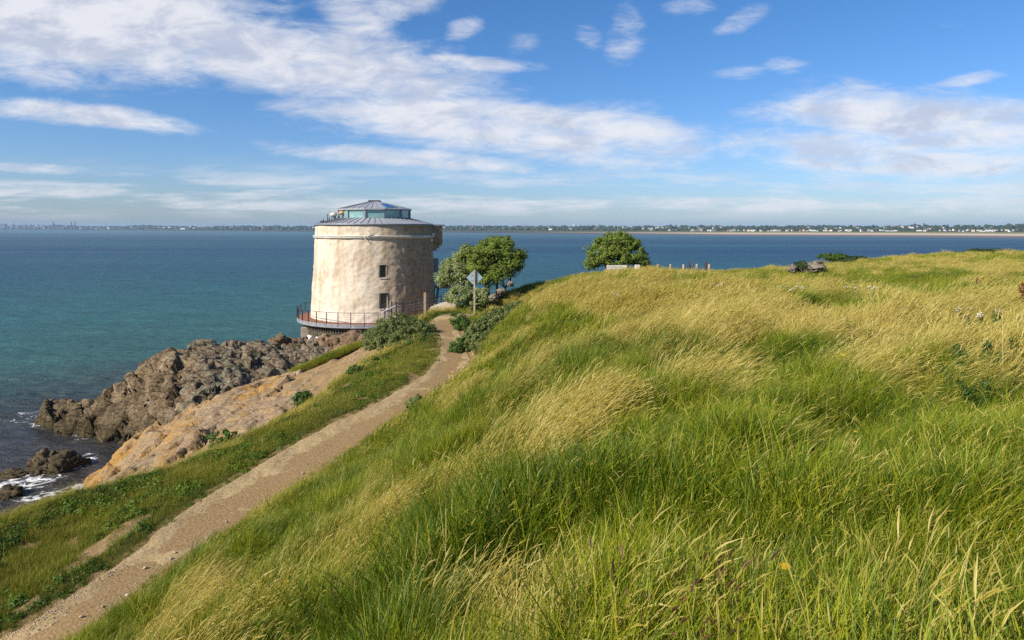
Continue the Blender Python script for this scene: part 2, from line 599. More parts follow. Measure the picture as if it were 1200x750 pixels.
def ground_z(xy):
    xy = np.asarray(xy, float)
    z = TER(xy)
    d, s, hw, pz = path_info(xy)
    hillm = np.clip((s * d - hw - 0.2) / 2.0, 0, 1) + (xy[:, 1] > 52) * 0
    near = np.clip((xy[:, 1] - 1) / 6, 0.25, 1)
    b = fbm(np.concatenate([xy * (0.22, 0.30), np.zeros((len(xy), 1))], 1), 3, 11)
    c = fbm(np.concatenate([xy * (0.75, 0.95), np.zeros((len(xy), 1))], 1), 2, 31)
    z = z + hillm * near * (0.30 * b + 0.25 * c) * np.interp(xy[:, 1], [18, 30, 40], [1, 0.55, 0.25])
    ver = np.clip((-s * d - hw - 0.1) / 0.6, 0, 1)
    bs = bank_side(xy)
    z = z + ver * np.clip(bs / 0.8, 0, 1) * (0.10 * b + 0.07 * c + 0.07)
    z = np.where(d < hw + 1.6, np.maximum(z, pz - 0.04), z)
    f = np.clip((d - hw) / 0.55, 0, 1); f = f * f * (3 - 2 * f)
    z = (pz - 0.045) * (1 - f) + z * f
    # beyond the verge the soil breaks away
    drop = np.clip(-bs, 0, 3) * (xy[:, 1] < 34) * (xy[:, 0] > -40)
    z = z - drop * 0.9 * (s < 0)
    out_ = np.clip(-bs / 0.6, 0, 1) * (s < 0)          # broken ground below the verge
    z = z + out_ * (0.16 * fbm(np.concatenate([xy * 1.1, np.zeros((len(xy), 1))], 1), 4, 121))
    return z


def spaced(segs):
    out = []
    for a, b, st in segs:
        out.append(np.arange(a, b, st))
    return np.concatenate(out)


gx = spaced([(-60, -24, 1.2), (-24, -14, 0.25), (-14, 2, 0.16), (2, 14, 0.28), (14, 40, 0.5), (40, 120, 1.2)])
gy = spaced([(-8, 1, 0.5), (1, 14, 0.16), (14, 52, 0.22), (52, 80, 0.5), (80, 125, 1.4)])
GX, GY = np.meshgrid(gx, gy, indexing='ij')
gxy = np.stack([GX.ravel(), GY.ravel()], -1)
gz = ground_z(gxy)
pd, ps, phw, _ = path_info(gxy)
bsd = bank_side(gxy)
# bare earth: the dirt below the turf ridge, scuffed patches on the verge, soil at the bank
earth = np.clip(1 - (pd - phw - 0.12) / 0.25, 0, 1)
fb = fbm(np.concatenate([gxy * 0.8, np.zeros((len(gxy), 1))], 1), 3, 77)
SCUFF = [(112, 640, 0.42), (143, 622, 0.38), (86, 658, 0.3), (352, 522, 0.35), (165, 612, 0.25), (30, 694, .22)]


def scuff_amount(xy):
    s = np.zeros(len(xy))
    for x, y, r in SCUFF:
        d = ray(x, y); p0 = atz(x, y, 5.5 if y > 560 else 6.6)
        q = (xy - p0[:2]) / (r * np.array((1.0, 1.6)))
        s = np.maximum(s, np.clip(1.35 - np.sqrt((q ** 2).sum(1)), 0, 1))
    return s


earth = np.maximum(earth, np.clip((scuff_amount(gxy) + 0.5 * fb - 0.25) * 3, 0, 1))
earth = np.maximum(earth, np.clip((-bsd - 0.15 + 0.25 * fb) / 0.3, 0, 1) * (ps < 0))

m_ground, k, out = new_mat('hill_soil')
P = k.pos()
nA = k.noise(P, 1.3, 6, 0.6); nB = k.noise(P, 14, 4, 0.6)
turf = k.mix(k.maprange(nA, 0.35, 0.65), (0.035, 0.045, 0.012), (0.075, 0.07, 0.022))
soil = k.ramp(nB, [(0.25, (0.15, 0.095, 0.042)), (0.5, (0.28, 0.185, 0.085)), (0.8, (0.40, 0.28, 0.15))])
soil = k.mix(k.maprange(k.voronoi(P, 16), 0.05, 0.25, 0.5, 0.0), soil, (0.42, 0.36, 0.29))
e = k.attr('earth')
e = k.maprange(k.math('ADD', e, k.math('MULTIPLY', k.math('SUBTRACT', k.noise(P, 7, 4, 0.7), 0.5), 0.8)), 0.4, 0.6)
principled(k, out, k.mix(e, turf, soil), 0.95, 0.1, k.bump(nB, 0.7, 0.06))
ground = np_mesh('ground', np.stack([gxy[:, 0], gxy[:, 1], gz], -1), grid_faces(len(gx), len(gy)), m_ground, smooth=True, attrs={'earth': earth})
tag(ground, kind='structure')

# ------------------------------------------------------------------ footpath
def cat(pts, n):
    """smooth curve through points (n per span)"""
    pts = np.asarray(pts, float)
    p = np.vstack([2 * pts[0] - pts[1], pts, 2 * pts[-1] - pts[-2]])
    o = []
    for i in range(1, len(p) - 2):
        t = np.linspace(0, 1, n, endpoint=False)[:, None]
        a, b, c, d = p[i - 1], p[i], p[i + 1], p[i + 2]
        o.append(0.5 * ((2 * b) + (-a + c) * t + (2 * a - 5 * b + 4 * c - d) * t ** 2 + (-a + 3 * b - 3 * c + d) * t ** 3))
    o.append(p[-2][None])
    return np.vstack(o)


def path_side(side):
    c = PC_ + (0, 0, 0); e = (PL_ if side < 0 else PR_)
    v = e - c; L = np.sqrt((v ** 2).sum(1))[:, None]
    return cat(c + v / L * np.clip(L, 0.62, 1.25), 26)


CL = path_side(-1); CR = path_side(1)
nv = 34
U = np.linspace(-0.10, 1.10, nv)
wob = lambda q, s: vnoise(np.concatenate([q[:, :2] * 0.9, np.zeros((len(q), 1))], 1), s) * 0.06 + vnoise(np.concatenate([q[:, :2] * 2.7, np.zeros((len(q), 1))], 1), s) * 0.06
across = (CR - CL) / np.sqrt(((CR - CL) ** 2).sum(1))[:, None]
A_ = CL + across * wob(CL, 3)[:, None]; B_ = CR + across * wob(CR, 9)[:, None]
pv = A_[:, None] * (1 - U)[None, :, None] + B_[:, None] * U[None, :, None]
pv = pv.reshape(-1, 3)
uu = np.tile(U, len(CL))
prof = -0.05 * np.sin(np.clip(uu, 0, 1) * math.pi) ** 2 - 0.30 * (np.maximum(0, -uu) + np.maximum(0, uu - 1)) / 0.1 - 0.025
pq = np.concatenate([pv[:, :2], np.zeros((len(pv), 1))], 1)
pv[:, 2] += prof + (1 - np.clip(np.abs(uu * 2 - 1), 0, 1) ** 4) * (0.030 * fbm(pq * 1.1, 3, 5) + 0.016 * fbm(pq * 4, 3, 8))
m_path, k, out = new_mat('trodden_earth')
P = k.pos()
n1 = k.noise(P, 0.9, 5, 0.6); n2 = k.noise(P, 9, 6, 0.65); vor = k.voronoi(P, 13); vor2 = k.voronoi(P, 34)
c = k.ramp(n2, [(0.22, (0.25, 0.175, 0.080)), (0.5, (0.43, 0.315, 0.155)), (0.8, (0.56, 0.42, 0.23))])
gravel = k.mix(k.voronoi(P, 26, out=1), (0.24, 0.20, 0.15), (0.52, 0.45, 0.36))
edge = k.attr('edge')
gm = k.math('MULTIPLY', k.maprange(k.math('ADD', n1, k.math('MULTIPLY', edge, 0.40)), 0.46, 0.60), k.maprange(vor2, 0.12, 0.34, 1, 0))
c = k.mix(k.math('MULTIPLY', gm, 0.75), c, gravel)
c = k.mix(k.maprange(vor, 0.02, 0.12, 0.8, 0.0), c, (0.30, 0.26, 0.21))
hgt = k.math('ADD', k.math('MULTIPLY', n2, 0.6), k.math('MULTIPLY', k.maprange(vor2, 0.0, 0.4, 1, 0), k.math('MULTIPLY', gm, 0.9)))
hgt = k.math('ADD', hgt, k.maprange(vor, 0.02, 0.14, 0.7, 0.0))
worn = k.noise(k.mapping(P, scale=(1.0, 0.35, 1)), 1.6, 5, 0.6)
c = k.mix(k.maprange(worn, 0.35, 0.62, 0.5, 0), c, (0.19, 0.125, 0.06))
principled(k, out, c, 0.95, 0.15, k.bump(hgt, 1.0, 0.06))
path = np_mesh('path', pv, grid_faces(len(CL), nv), m_path, smooth=True, attrs={'edge': np.abs(uu * 2 - 1) ** 3})
tag(path, kind='structure')

# ------------------------------------------------------------------ sea
m_sea, k, out = new_mat('sea_water')
P = k.pos()
s2 = k.new('ShaderNodeSeparateXYZ'); k.l.new(P, s2.inputs[0])
X, Yc = s2.outputs[0], s2.outputs[1]
# sea bed and silt: brown in the shallows by the rocks, green further out, then blue
dist = k.vmath('LENGTH', k.vmath('MULTIPLY', k.vmath('SUBTRACT', P, (-22, 44, 0)), (1.0, 0.9, 0)))
n0 = k.noise(k.mapping(P, scale=(0.012, 0.022, 0)), 1.0, 4, 0.6, 0.4)
dn = k.math('ADD', dist, k.math('MULTIPLY', k.math('SUBTRACT', n0, 0.5), 55))
col = k.ramp(k.maprange(dn, 0, 400), [(0.0, (0.034, 0.028, 0.022)), (0.05, (0.036, 0.042, 0.036)), (0.10, (0.030, 0.106, 0.088)), (0.20, (0.023, 0.112, 0.108)), (0.45, (0.016, 0.088, 0.112)), (1.0, (0.010, 0.062, 0.110))])
# darker and lighter lanes of water further out
lane = k.noise(k.mapping(P, scale=(0.0009, 0.0045, 0), rot=(0, 0, R(-6))), 1.0, 4, 0.6, 0.3)
far = k.maprange(Yc, 150, 420, 0, 1)
lc = k.mix(k.maprange(lane, 0.40, 0.60), (0.007, 0.046, 0.100), (0.022, 0.105, 0.135))
col = k.mix(k.math('MULTIPLY', far, 0.85), col, lc)
shl = k.math('MULTIPLY', k.maprange(Yc, 800, 2200, 0, 1), k.maprange(k.noise(k.mapping(P, scale=(0.0003, 0.0016, 0)), 1.0, 3), 0.42, 0.58))
col = k.mix(k.math('MULTIPLY', shl, 0.8), col, (0.028, 0.165, 0.185))
# wavelets: lighter crests and darker troughs, their light and shade painted into the colour
w1 = k.noise(k.mapping(P, scale=(0.50, 1.2, 1), rot=(0, 0, R(14))), 1.0, 7, 0.64, 0.3)
w0 = k.noise(k.mapping(P, scale=(0.05, 0.16, 1), rot=(0, 0, R(8))), 1.0, 5, 0.62, 0.3)
col = k.mix(1.0, col, k.mix(k.maprange(k.math('ADD', k.math('MULTIPLY', w1, 0.6), k.math('MULTIPLY', w0, 0.4)), 0.36, 0.64), (0.62, 0.66, 0.72), (1.45, 1.38, 1.30)), 'MULTIPLY')
# foam
fa = k.attr('foam')
fn = k.noise(k.mapping(P, scale=(1.0, 1.5, 1)), 0.9, 7, 0.72, 0.9)
nz = k.new('ShaderNodeTexNoise'); k.put(nz.inputs['Vector'], P); nz.inputs['Scale'].default_value = 0.9
fv = k.voronoi(k.vmath('ADD', P, k.vmath('MULTIPLY', nz.outputs[1], (1.2, 1.2, 0))), 1.3, 'DISTANCE_TO_EDGE')
fm = k.math('ADD', k.math('MULTIPLY', fa, 0.42), k.math('MULTIPLY', k.math('SUBTRACT', fn, 0.5), 1.9))
fm = k.math('ADD', fm, k.math('MULTIPLY', k.maprange(fv, 0.0, 0.22, 0.24, -0.10), k.maprange(fa, 0, 0.3)))
fm = k.math('MULTIPLY', k.maprange(fm, 0.30, 0.60, 0, 1, True), k.maprange(fa, 0.0, 0.15))
# scattered small whitecaps out in the bay
wc = k.noise(k.mapping(P, scale=(0.16, 0.5, 0)), 1.0, 2, 0.5)
wc2 = k.noise(k.mapping(P, scale=(0.01, 0.02, 0), loc=(9, 4, 0)), 1.0, 2, 0.5)
wcm = k.math('MULTIPLY', k.maprange(wc, 0.765, 0.80), k.maprange(wc2, 0.45, 0.58))
fm = k.math('MAXIMUM', fm, k.math('MULTIPLY', wcm, 0.6))
col = k.mix(fm, col, (0.78, 0.78, 0.76))
w2 = k.noise(k.mapping(P, scale=(0.10, 0.22, 1), rot=(0, 0, R(12))), 1.0, 4, 0.55, 0.3)
hh = k.math('ADD', k.math('MULTIPLY', w1, 0.55), k.math('MULTIPLY', w2, 1.3))
nrm = k.bump(hh, 1.0, 1.05)
rough = k.math('MAXIMUM', k.math('MULTIPLY', fm, 0.8), k.maprange(dist, 60, 1500, 0.10, 0.32))
df = k.new('ShaderNodeBsdfDiffuse'); k.put(df.inputs['Color'], col); k.l.new(nrm, df.inputs['Normal'])
gl = k.new('ShaderNodeBsdfGlossy'); k.put(gl.inputs['Roughness'], k.math('ADD', rough, 0.20)); k.l.new(nrm, gl.inputs['Normal'])
fr = k.new('ShaderNodeFresnel'); fr.inputs['IOR'].default_value = 1.33; k.l.new(nrm, fr.inputs['Normal'])
mx = k.new('ShaderNodeMixShader')
# steep wavelets keep a wind-roughened sea from mirroring the sky at a low angle
k.l.new(k.math('MULTIPLY', k.math('MINIMUM', fr.outputs[0], 0.28), k.maprange(fm, 0, 1, 1, 0.1)), mx.inputs[0])
k.l.new(df.outputs[0], mx.inputs[1]); k.l.new(gl.outputs[0], mx.inputs[2]); k.l.new(mx.outputs[0], out.inputs['Surface'])
sx = np.unique(np.concatenate([-np.geomspace(70, 14000, 34), spaced([(-70, -12, 0.3), (-12, 60, 2.0)]), np.geomspace(60, 14000, 36)]))
sy = np.unique(np.concatenate([np.array((-14000, -3000, -600, -100, -20)), spaced([(0, 20, 1.5), (20, 70, 0.3), (70, 160, 1.5)]), np.geomspace(160, 14000, 46)]))
SX, SY = np.meshgrid(sx, sy, indexing='ij')
sxy = np.stack([SX.ravel(), SY.ravel()], -1)
fade = np.clip((75 - np.abs(sxy[:, 1] - 30)) / 30, 0, 1) * np.clip((80 - np.abs(sxy[:, 0])) / 20, 0, 1)
s3 = np.concatenate([sxy, np.zeros((len(sxy), 1))], 1)
wz = fade * (0.16 * fbm(s3 * (0.22, 0.42, 1) + 3, 3, 41) + 0.06 * (1 - 2 * np.abs(vnoise(s3 * (0.7, 1.2, 1), 43))))
FOAM = [(22, 566, 34, 11, 1.0), (60, 583, 34, 10, 0.85), (80, 548, 20, 12, 0.9), (50, 494, 10, 5, 0.8), (78, 506, 18, 3, 0.7), (92, 540, 8, 7, 0.9), (10, 575, 20, 7, 0.8), (97, 514, 8, 3, 0.8), (56, 476, 5, 4, 0.9), (35, 487, 22, 10, 0.42), (95, 573, 16, 12, 1.0)]
fx, fy = to_px(np.concatenate([sxy, np.zeros((len(sxy), 1))], 1))
foam = np.zeros(len(sxy))
for x, y, rx, ry, w in FOAM:
    c0 = atz(x, y, 0)[:2]
    wx = rx * c0[1] / FPX; wy = ry * c0[1] ** 2 / (FPX * 15) * 0.95
    q = (sxy - c0) / np.array((wx, wy))
    foam = np.maximum(foam, w * np.clip(1.5 - np.sqrt((q ** 2).sum(1)), 0, 1))
sea = np_mesh('sea', np.stack([sxy[:, 0], sxy[:, 1], wz], -1), grid_faces(len(sx), len(sy)), m_sea, smooth=True, attrs={'foam': foam})
tag(sea, kind='structure')

# ------------------------------------------------------------------ far shore
SH = [(-700, 9500, 0.2), (-200, 9000, .2), (0, 8000, .2), (130, 6300, .25), (260, 4800, .3), (380, 3900, .35), (510, 3100, .4), (670, 2150, .5), (760, 1850, .7), (840, 1550, 1), (1000, 1330, 1.2), (1200, 1080, 1.2), (1350, 950, 1.2), (1700, 760, 1)]
SHX = np.array([s[0] for s in SH], float)


def shore_Y(px): return np.interp(px, SHX, [s[1] for s in SH])


def land_Y(px, inl):
    return shore_Y(px) * (1 + np.interp(px, [-700, 0, 400, 700, 1000], [0.25, 0.3, 0.45, 0.9, 1.6]) * inl)


def land_z(px, inl):
    """height of the land a fraction inl (0..1) of its depth behind the water line"""
    top = np.interp(px, [-700, 0, 130, 260, 380, 510, 700, 900, 1060, 1140, 1200, 1700], [4.5, 4.5, 4, 2.0, 2.4, 2.4, 2.2, 2.4, 3.0, 4.2, 4.0, 4.0]) / FPX  # tangent over the horizon
    low = np.interp(inl, [0, 0.02, 0.16, 0.30, 0.34, 0.40], [-0.3, 0.25, 1.3, 3.8, 5.6, 5.8])
    rise = np.clip((inl - 0.40) / 0.60, 0, 1) ** 0.8
    wav = fbm(np.stack([px / 60.0, inl * 6, 0 * px], -1), 3, 51) * 0.22 + 0.8
    return low + rise * (15 - 5.8 + top * land_Y(px, inl) * wav)


lpx = np.arange(-700, 1701, 8.0); lin = np.concatenate([np.linspace(0, 0.42, 22), np.linspace(0.46, 1, 14), [1.2, 1.6]])
LX, LI = np.meshgrid(lpx, lin, indexing='ij')
Yl = land_Y(LX, LI)
Zl = land_z(LX.ravel(), np.minimum(LI.ravel(), 1)).reshape(LX.shape)
Zl[:, 0] = -1.5
Zl = np.where(LI > 1.1, Zl * 0.3, Zl); Zl[:, -1] = -3


def bearing_x(px, Y): return (px - 600) / FPX * Y     # level bearing of a photo column


lv = np.stack([bearing_x(LX, Yl), Yl, Zl], -1).reshape(-1, 3)
m_land, k, out = new_mat('far_land')
P = k.pos()
inl_ = k.attr('inland'); sand_ = k.attr('sandy')
fields = k.ramp(k.noise(P, 0.006, 4, 0.6), [(0.3, (0.030, 0.045, 0.022)), (0.5, (0.06, 0.075, 0.032)), (0.7, (0.11, 0.115, 0.045))])
dune = k.mix(k.maprange(k.noise(P, 0.02, 3), 0.4, 0.6), (0.20, 0.20, 0.07), (0.32, 0.27, 0.12))
wet = k.mix(sand_, (0.07, 0.062, 0.055), (0.17, 0.14, 0.13))
dry = k.mix(sand_, (0.09, 0.085, 0.06), (0.52, 0.42, 0.30))
c = k.mix(k.maprange(inl_, 0.15, 0.17), wet, dry)
c = k.mix(k.maprange(inl_, 0.29, 0.31), c, k.mix(sand_, fields, dune))
c = k.mix(k.maprange(inl_, 0.39, 0.42), c, fields)
principled(k, out, c, 0.95, 0.1)
land = np_mesh('far_shore', lv, grid_faces(len(lpx), len(lin)), m_land, smooth=True, attrs={'inland': LI.ravel(), 'sandy': np.interp(LX.ravel(), [600, 760, 860], [0, 0.6, 1])})
tag(land, kind='structure')

# ------------------------------------------------------------------ rocks
def rock_mat(name, stops, lichen=None, wetline=True, warm=None, crk=0.35):
    m, k, out = new_mat(name)
    P = k.pos()
    n1 = k.noise(P, 0.55, 8, 0.65, 0.4); n2 = k.noise(P, 4.5, 7, 0.7); n3 = k.noise(P, 17, 5, 0.7)
    mixn = k.math('ADD', k.math('MULTIPLY', n1, 0.55), k.math('MULTIPLY', n2, 0.45))
    c = k.ramp(mixn, stops)
    c = k.mix(k.maprange(n3, 0.30, 0.55, 0.35, 0), c, (0.035, 0.026, 0.018))
    if warm:
        zq = k.new('ShaderNodeSeparateXYZ'); k.l.new(P, zq.inputs[0]); wz_ = zq.outputs[2]      # the orange lichen likes the splash zone
        c = k.mix(k.maprange(k.math('ADD', k.noise(P, 0.35, 5, 0.62), k.maprange(wz_, 1.0, 4.5, 0.08, -0.06)), 0.46, 0.60, 0, 0.85), c, k.ramp(n2, warm))
    if lichen:
        for col, sc, lo, hi, am in lichen:
            w = k.noise(k.vmath('ADD', P, (sc * 3, 5, 1)), sc, 6, 0.7)
            c = k.mix(k.maprange(w, lo, hi, 0, am), c, col)
    if wetline:   # weed and barnacles below the tide mark
        z = k.new('ShaderNodeSeparateXYZ'); k.l.new(P, z.inputs[0])
        zz = k.math('ADD', z.outputs[2], k.math('MULTIPLY', n1, 1.5))
        c = k.mix(k.maprange(zz, 1.1, 3.6, 0.9, 0), c, k.ramp(n2, [(0.3, (0.020, 0.016, 0.010)), (0.5, (0.085, 0.066, 0.030)), (0.7, (0.20, 0.155, 0.075))]))
    nz3 = k.new('ShaderNodeTexNoise'); k.put(nz3.inputs['Vector'], P); nz3.inputs['Scale'].default_value = 0.9; nz3.inputs['Detail'].default_value = 4
    Pd = k.vmath('ADD', P, k.vmath('MULTIPLY', nz3.outputs[1], (0.9, 0.9, 0.9)))
    Pb = k.mapping(Pd, rot=(R(35), R(-20), R(25)), scale=(0.35, 1.1, 1.6))       # dipping beds
    crack = k.voronoi(Pb, 1.1, 'DISTANCE_TO_EDGE'); crack2 = k.voronoi(Pb, 3.1, 'DISTANCE_TO_EDGE')
    bed = k.noise(k.mapping(Pd, rot=(R(35), R(-20), R(25)), scale=(0.25, 0.6, 5.0)), 1.3, 5, 0.65)
    c = k.mix(k.maprange(bed, 0.40, 0.60, 0.7 * crk, 0), c, k.mix(1.0, c, (0.42, 0.38, 0.34), 'MULTIPLY'))
    c = k.mix(k.maprange(crack, 0.0, 0.03, 2 * crk, 0), c, (0.02, 0.014, 0.010))
    c = k.mix(k.maprange(crack2, 0.0, 0.035, 0.5 * crk, 0), c, (0.03, 0.022, 0.016))
    h = k.math('ADD', k.math('MULTIPLY', n2, 0.9), k.math('MULTIPLY', n3, 0.35))
    h = k.math('ADD', h, k.maprange(crack, 0, 0.06, -1.2 * crk, 0))
    h = k.math('ADD', h, k.maprange(crack2, 0, 0.10, -0.3 * crk, 0))
    h = k.math('ADD', h, k.math('MULTIPLY', bed, 2.0 * crk))
    principled(k, out, c, 0.9, 0.2, k.bump(h, 0.95, 0.22))
    return m


m_dark = rock_mat('dark_shore_rock', [(0.30, (0.045, 0.030, 0.018)), (0.42, (0.15, 0.103, 0.058)), (0.52, (0.31, 0.225, 0.13)), (0.63, (0.50, 0.39, 0.24))],
                  [((0.36, 0.36, 0.26), 1.5, 0.60, 0.68, 0.5)])
m_lichen = rock_mat('lichen_rock', [(0.30, (0.06, 0.045, 0.028)), (0.44, (0.18, 0.13, 0.082)), (0.56, (0.33, 0.25, 0.16)), (0.70, (0.46, 0.36, 0.24))],
                    [((0.36, 0.35, 0.22), 1.0, 0.50, 0.60, 0.75), ((0.48, 0.43, 0.34), 5.0, 0.56, 0.66, 0.6), ((0.08, 0.12, 0.03), 0.9, 0.60, 0.66, 0.8)], False)
m_ochre = rock_mat('ochre_rock', [(0.28, (0.20, 0.13, 0.07)), (0.42, (0.36, 0.25, 0.14)), (0.56, (0.47, 0.34, 0.20)), (0.74, (0.58, 0.46, 0.32))],
                   [((0.56, 0.28, 0.035), 0.5, 0.54, 0.66, 0.55), ((0.62, 0.40, 0.05), 3.5, 0.60, 0.68, 0.7), ((0.62, 0.56, 0.46), 2.1, 0.60, 0.70, 0.7)], False,
                   [(0.3, (0.36, 0.18, 0.03)), (0.55, (0.52, 0.28, 0.05)), (0.8, (0.60, 0.38, 0.12))], crk=0.16)
m_boulder = rock_mat('brown_boulder', [(0.30, (0.10, 0.065, 0.04)), (0.48, (0.27, 0.18, 0.11)), (0.62, (0.40, 0.29, 0.18)), (0.78, (0.52, 0.42, 0.29))],
                     [((0.50, 0.28, 0.06), 1.9, 0.60, 0.68, 0.5)], False)
m_pale = rock_mat('pale_boulder', [(0.30, (0.16, 0.13, 0.10)), (0.5, (0.34, 0.29, 0.22)), (0.7, (0.52, 0.46, 0.37))], None, False)


def outcrop(name, poly, pts, mat, step, layers, skirt=1.6, lam=0.05, seed=0, floor=-1.4, shear=0.0, rough_edge=0.8, bedn=(-0.35, -0.50, 0.79)):
    """a rock mass: heights through pts inside the outline poly, falling away outside it, broken up by blocky relief"""
    poly = np.asarray(poly, float)
    f = RBF(pts, lam)
    lo = poly[:, :2].min(0) - 3; hi = poly[:, :2].max(0) + 3
    xs = np.arange(lo[0], hi[0], step); ys = np.arange(lo[1], hi[1], step)
    A, B = np.meshgrid(xs, ys, indexing='ij')
    xy = np.stack([A.ravel(), B.ravel()], -1)
    ring = np.vstack([poly[:, :2], poly[:1, :2]])
    d, _, _ = seg_dist(xy, ring)
    ins = np.zeros(len(xy), bool)
    for i in range(len(ring) - 1):
        a, b = ring[i], ring[i + 1]
        c = ((a[1] > xy[:, 1]) != (b[1] > xy[:, 1]))
        with np.errstate(divide='ignore', invalid='ignore'):
            xi = (b[0] - a[0]) * (xy[:, 1] - a[1]) / (b[1] - a[1]) + a[0]
        ins ^= c & (xy[:, 0] < xi)
    sd_ = np.where(ins, -d, d) + rough_edge * fbm(np.concatenate([xy * 0.45, np.zeros((len(xy), 1))], 1), 3, seed + 60)
    z = np.minimum(f(xy), max(p[2] for p in pts) + 0.3)
    z = z - skirt * np.maximum(0, sd_) ** 1.05
    V = np.stack([xy[:, 0], xy[:, 1], z], -1).reshape(len(xs), len(ys), 3)
    for sc, am, s in layers:
        sc = np.asarray(sc, float)
        gu = np.gradient(V, axis=0); gv = np.gradient(V, axis=1)
        n = np.cross(gu, gv); n /= np.linalg.norm(n, axis=-1, keepdims=True) + 1e-9
        n = n * 0.6 + np.array((0, 0, 0.4)); n /= np.linalg.norm(n, axis=-1, keepdims=True)
        Q = V.reshape(-1, 3).copy()
        Q[:, :2] += shear * Q[:, 2:3]
        Q = Q + 0.10 * sc * np.stack([fbm(Q / sc * 0.7, 2, s + 1), fbm(Q / sc * 0.7, 2, s + 2), fbm(Q / sc * 0.7, 2, s + 3)], -1)
        hgt = crag(Q, sc, seed + s) if sc.ndim else beds(Q, float(sc), seed + s, bedn)
        V = V + n * (am * hgt).reshape(len(xs), len(ys), 1)
    idx = np.arange(len(xs) * len(ys)).reshape(len(xs), len(ys))
    F = np.stack([idx[:-1, :-1], idx[1:, :-1], idx[1:, 1:], idx[:-1, 1:]], -1).reshape(-1, 4)
    P = V.reshape(-1, 3)
    keep = (P[F][:, :, 2].max(1) > floor) & (sd_[F].min(1) < 2.6)
    F = F[keep]
    used = np.unique(F); mp = np.full(len(P), -1); mp[used] = np.arange(len(used))
    base = P[used].mean(0); base[2] = max(0, P[used][:, 2].min())
    o = np_mesh(name, P[used] - base, mp[F], mat, smooth=False)
    o.location = base
    return o


def A(x, y, Y): return tuple(at(x, y, Y))
def Z(x, y, z): return tuple(atz(x, y, z))


# long dark ridge running out into the water
ridge_pts = [Z(62, 503, 0), Z(75, 508, 0.1), Z(100, 500, 0.2), A(58, 480, 52), A(62, 466, 52.5), A(90, 462, 53), A(130, 449, 53), Z(108, 508, 1.2), Z(135, 518, 0.1), Z(165, 520, 0.3), A(160, 490, 47.5),
             A(120, 490, 49), A(185, 488, 44.5), A(203, 478, 43.8), A(170, 455, 48), A(150, 440, 51), A(170, 416, 52), A(205, 403, 51.5), A(215, 430, 47.5), A(200, 455, 46), A(250, 398, 54), A(250, 425, 48.5), A(245, 452, 46),
             A(300, 396, 56), A(300, 420, 51.5), A(290, 442, 48.5), A(335, 397, 57.5), A(345, 410, 54.5), A(350, 424, 52), A(385, 405, 57.5), A(395, 413, 55.2), A(390, 400, 59.5), A(60, 455, 56), A(130, 425, 58)]
ridge_pts += [(-30, 58, 1.5), (-25, 61, 2.6), (-18, 64, 4.0)]
ridge_pts = [(a, b, c - 0.25 - 0.12 * max(0, c - 3) if c > 2 else c) for a, b, c in ridge_pts]
# the ridge is two masses: the bare dark end and the lichen-grey top
end_poly = [Z(57, 500, 0.0), Z(75, 507, 0), Z(92, 498, 0.3), Z(108, 512, 0.2), Z(135, 520, 0), Z(172, 521, 0), A(205, 480, 43.6), A(232, 458, 45.5), A(240, 420, 49), A(215, 402, 52), A(170, 417, 53), A(135, 446, 54), A(62, 466, 53)]
rock_a = outcrop('rock_ridge', end_poly, ridge_pts, m_dark, 0.11, [((2.8, 5.0, 2.4), 0.55, 1), (0.95, 0.42, 21), (0.36, 0.16, 43), (0.15, 0.05, 53)], 1.7, seed=3, shear=0.45)
tag(rock_a, 'dark brown craggy rock ridge running down into the sea with weed at its foot', 'rocks')
top_poly = [A(225, 462, 45), A(250, 452, 46.3), A(290, 442, 48.6), A(345, 424, 52), A(388, 412, 55), A(398, 400, 58), A(365, 397, 59), A(300, 397, 57), A(225, 401, 53), A(218, 430, 47.8)]
lp = [(p[0], p[1], p[2] + 0.15) for p in ridge_pts]
rock_b = outcrop('rock_ridge', top_poly, lp, m_lichen, 0.11, [((2.6, 3.4, 2.6), 0.50, 2), (0.75, 0.30, 25), (0.30, 0.13, 47), (0.14, 0.05, 57)], 1.5, seed=13, shear=0.2)
tag(rock_b, 'grey green lichen covered rock mass between the dark ridge and the tower', 'rocks')
# the ochre slab sloping down to the water
slab_poly = [Z(92, 582, 0), Z(112, 560, 0), Z(135, 535, 0.4), Z(165, 512, 1.6), A(195, 487, 42.5), A(205, 478, 43.5), A(255, 458, 45.5), A(300, 447, 47), A(350, 436, 48.5), A(372, 448, 40), A(345, 478, 36), A(300, 502, 32.5),
             A(250, 530, 30.5), A(200, 552, 29), A(140, 568, 28.6)]
slab_pts = [Z(92, 584, -0.3), Z(112, 560, 0.2), Z(135, 535, 0.9), Z(165, 512, 2.2), A(175, 540, 36.5), A(150, 555, 34), A(130, 565, 31.5), A(195, 487, 42.3), A(205, 480, 43.0), A(255, 460, 45), A(300, 449, 46.5), A(350, 438, 48), A(370, 450, 40.5),
            A(345, 472, 37.5), A(300, 498, 34.2), A(250, 525, 32.2), A(200, 548, 30.5), A(230, 500, 37.8), A(210, 520, 35.5), A(280, 478, 40), A(320, 462, 41.5)]
rock_c = outcrop('rock_slab', slab_poly, slab_pts, m_ochre, 0.10, [((2.6, 4.6, 1.8), 0.40, 1), (0.9, 0.20, 23), (0.32, 0.05, 44)], 2.2, lam=0.08, seed=31, shear=0.5, rough_edge=0.35, bedn=(0.25, -0.15, 0.95))
tag(rock_c, 'broad ochre rock slab streaked with orange lichen sloping below the grass verge', 'rocks')


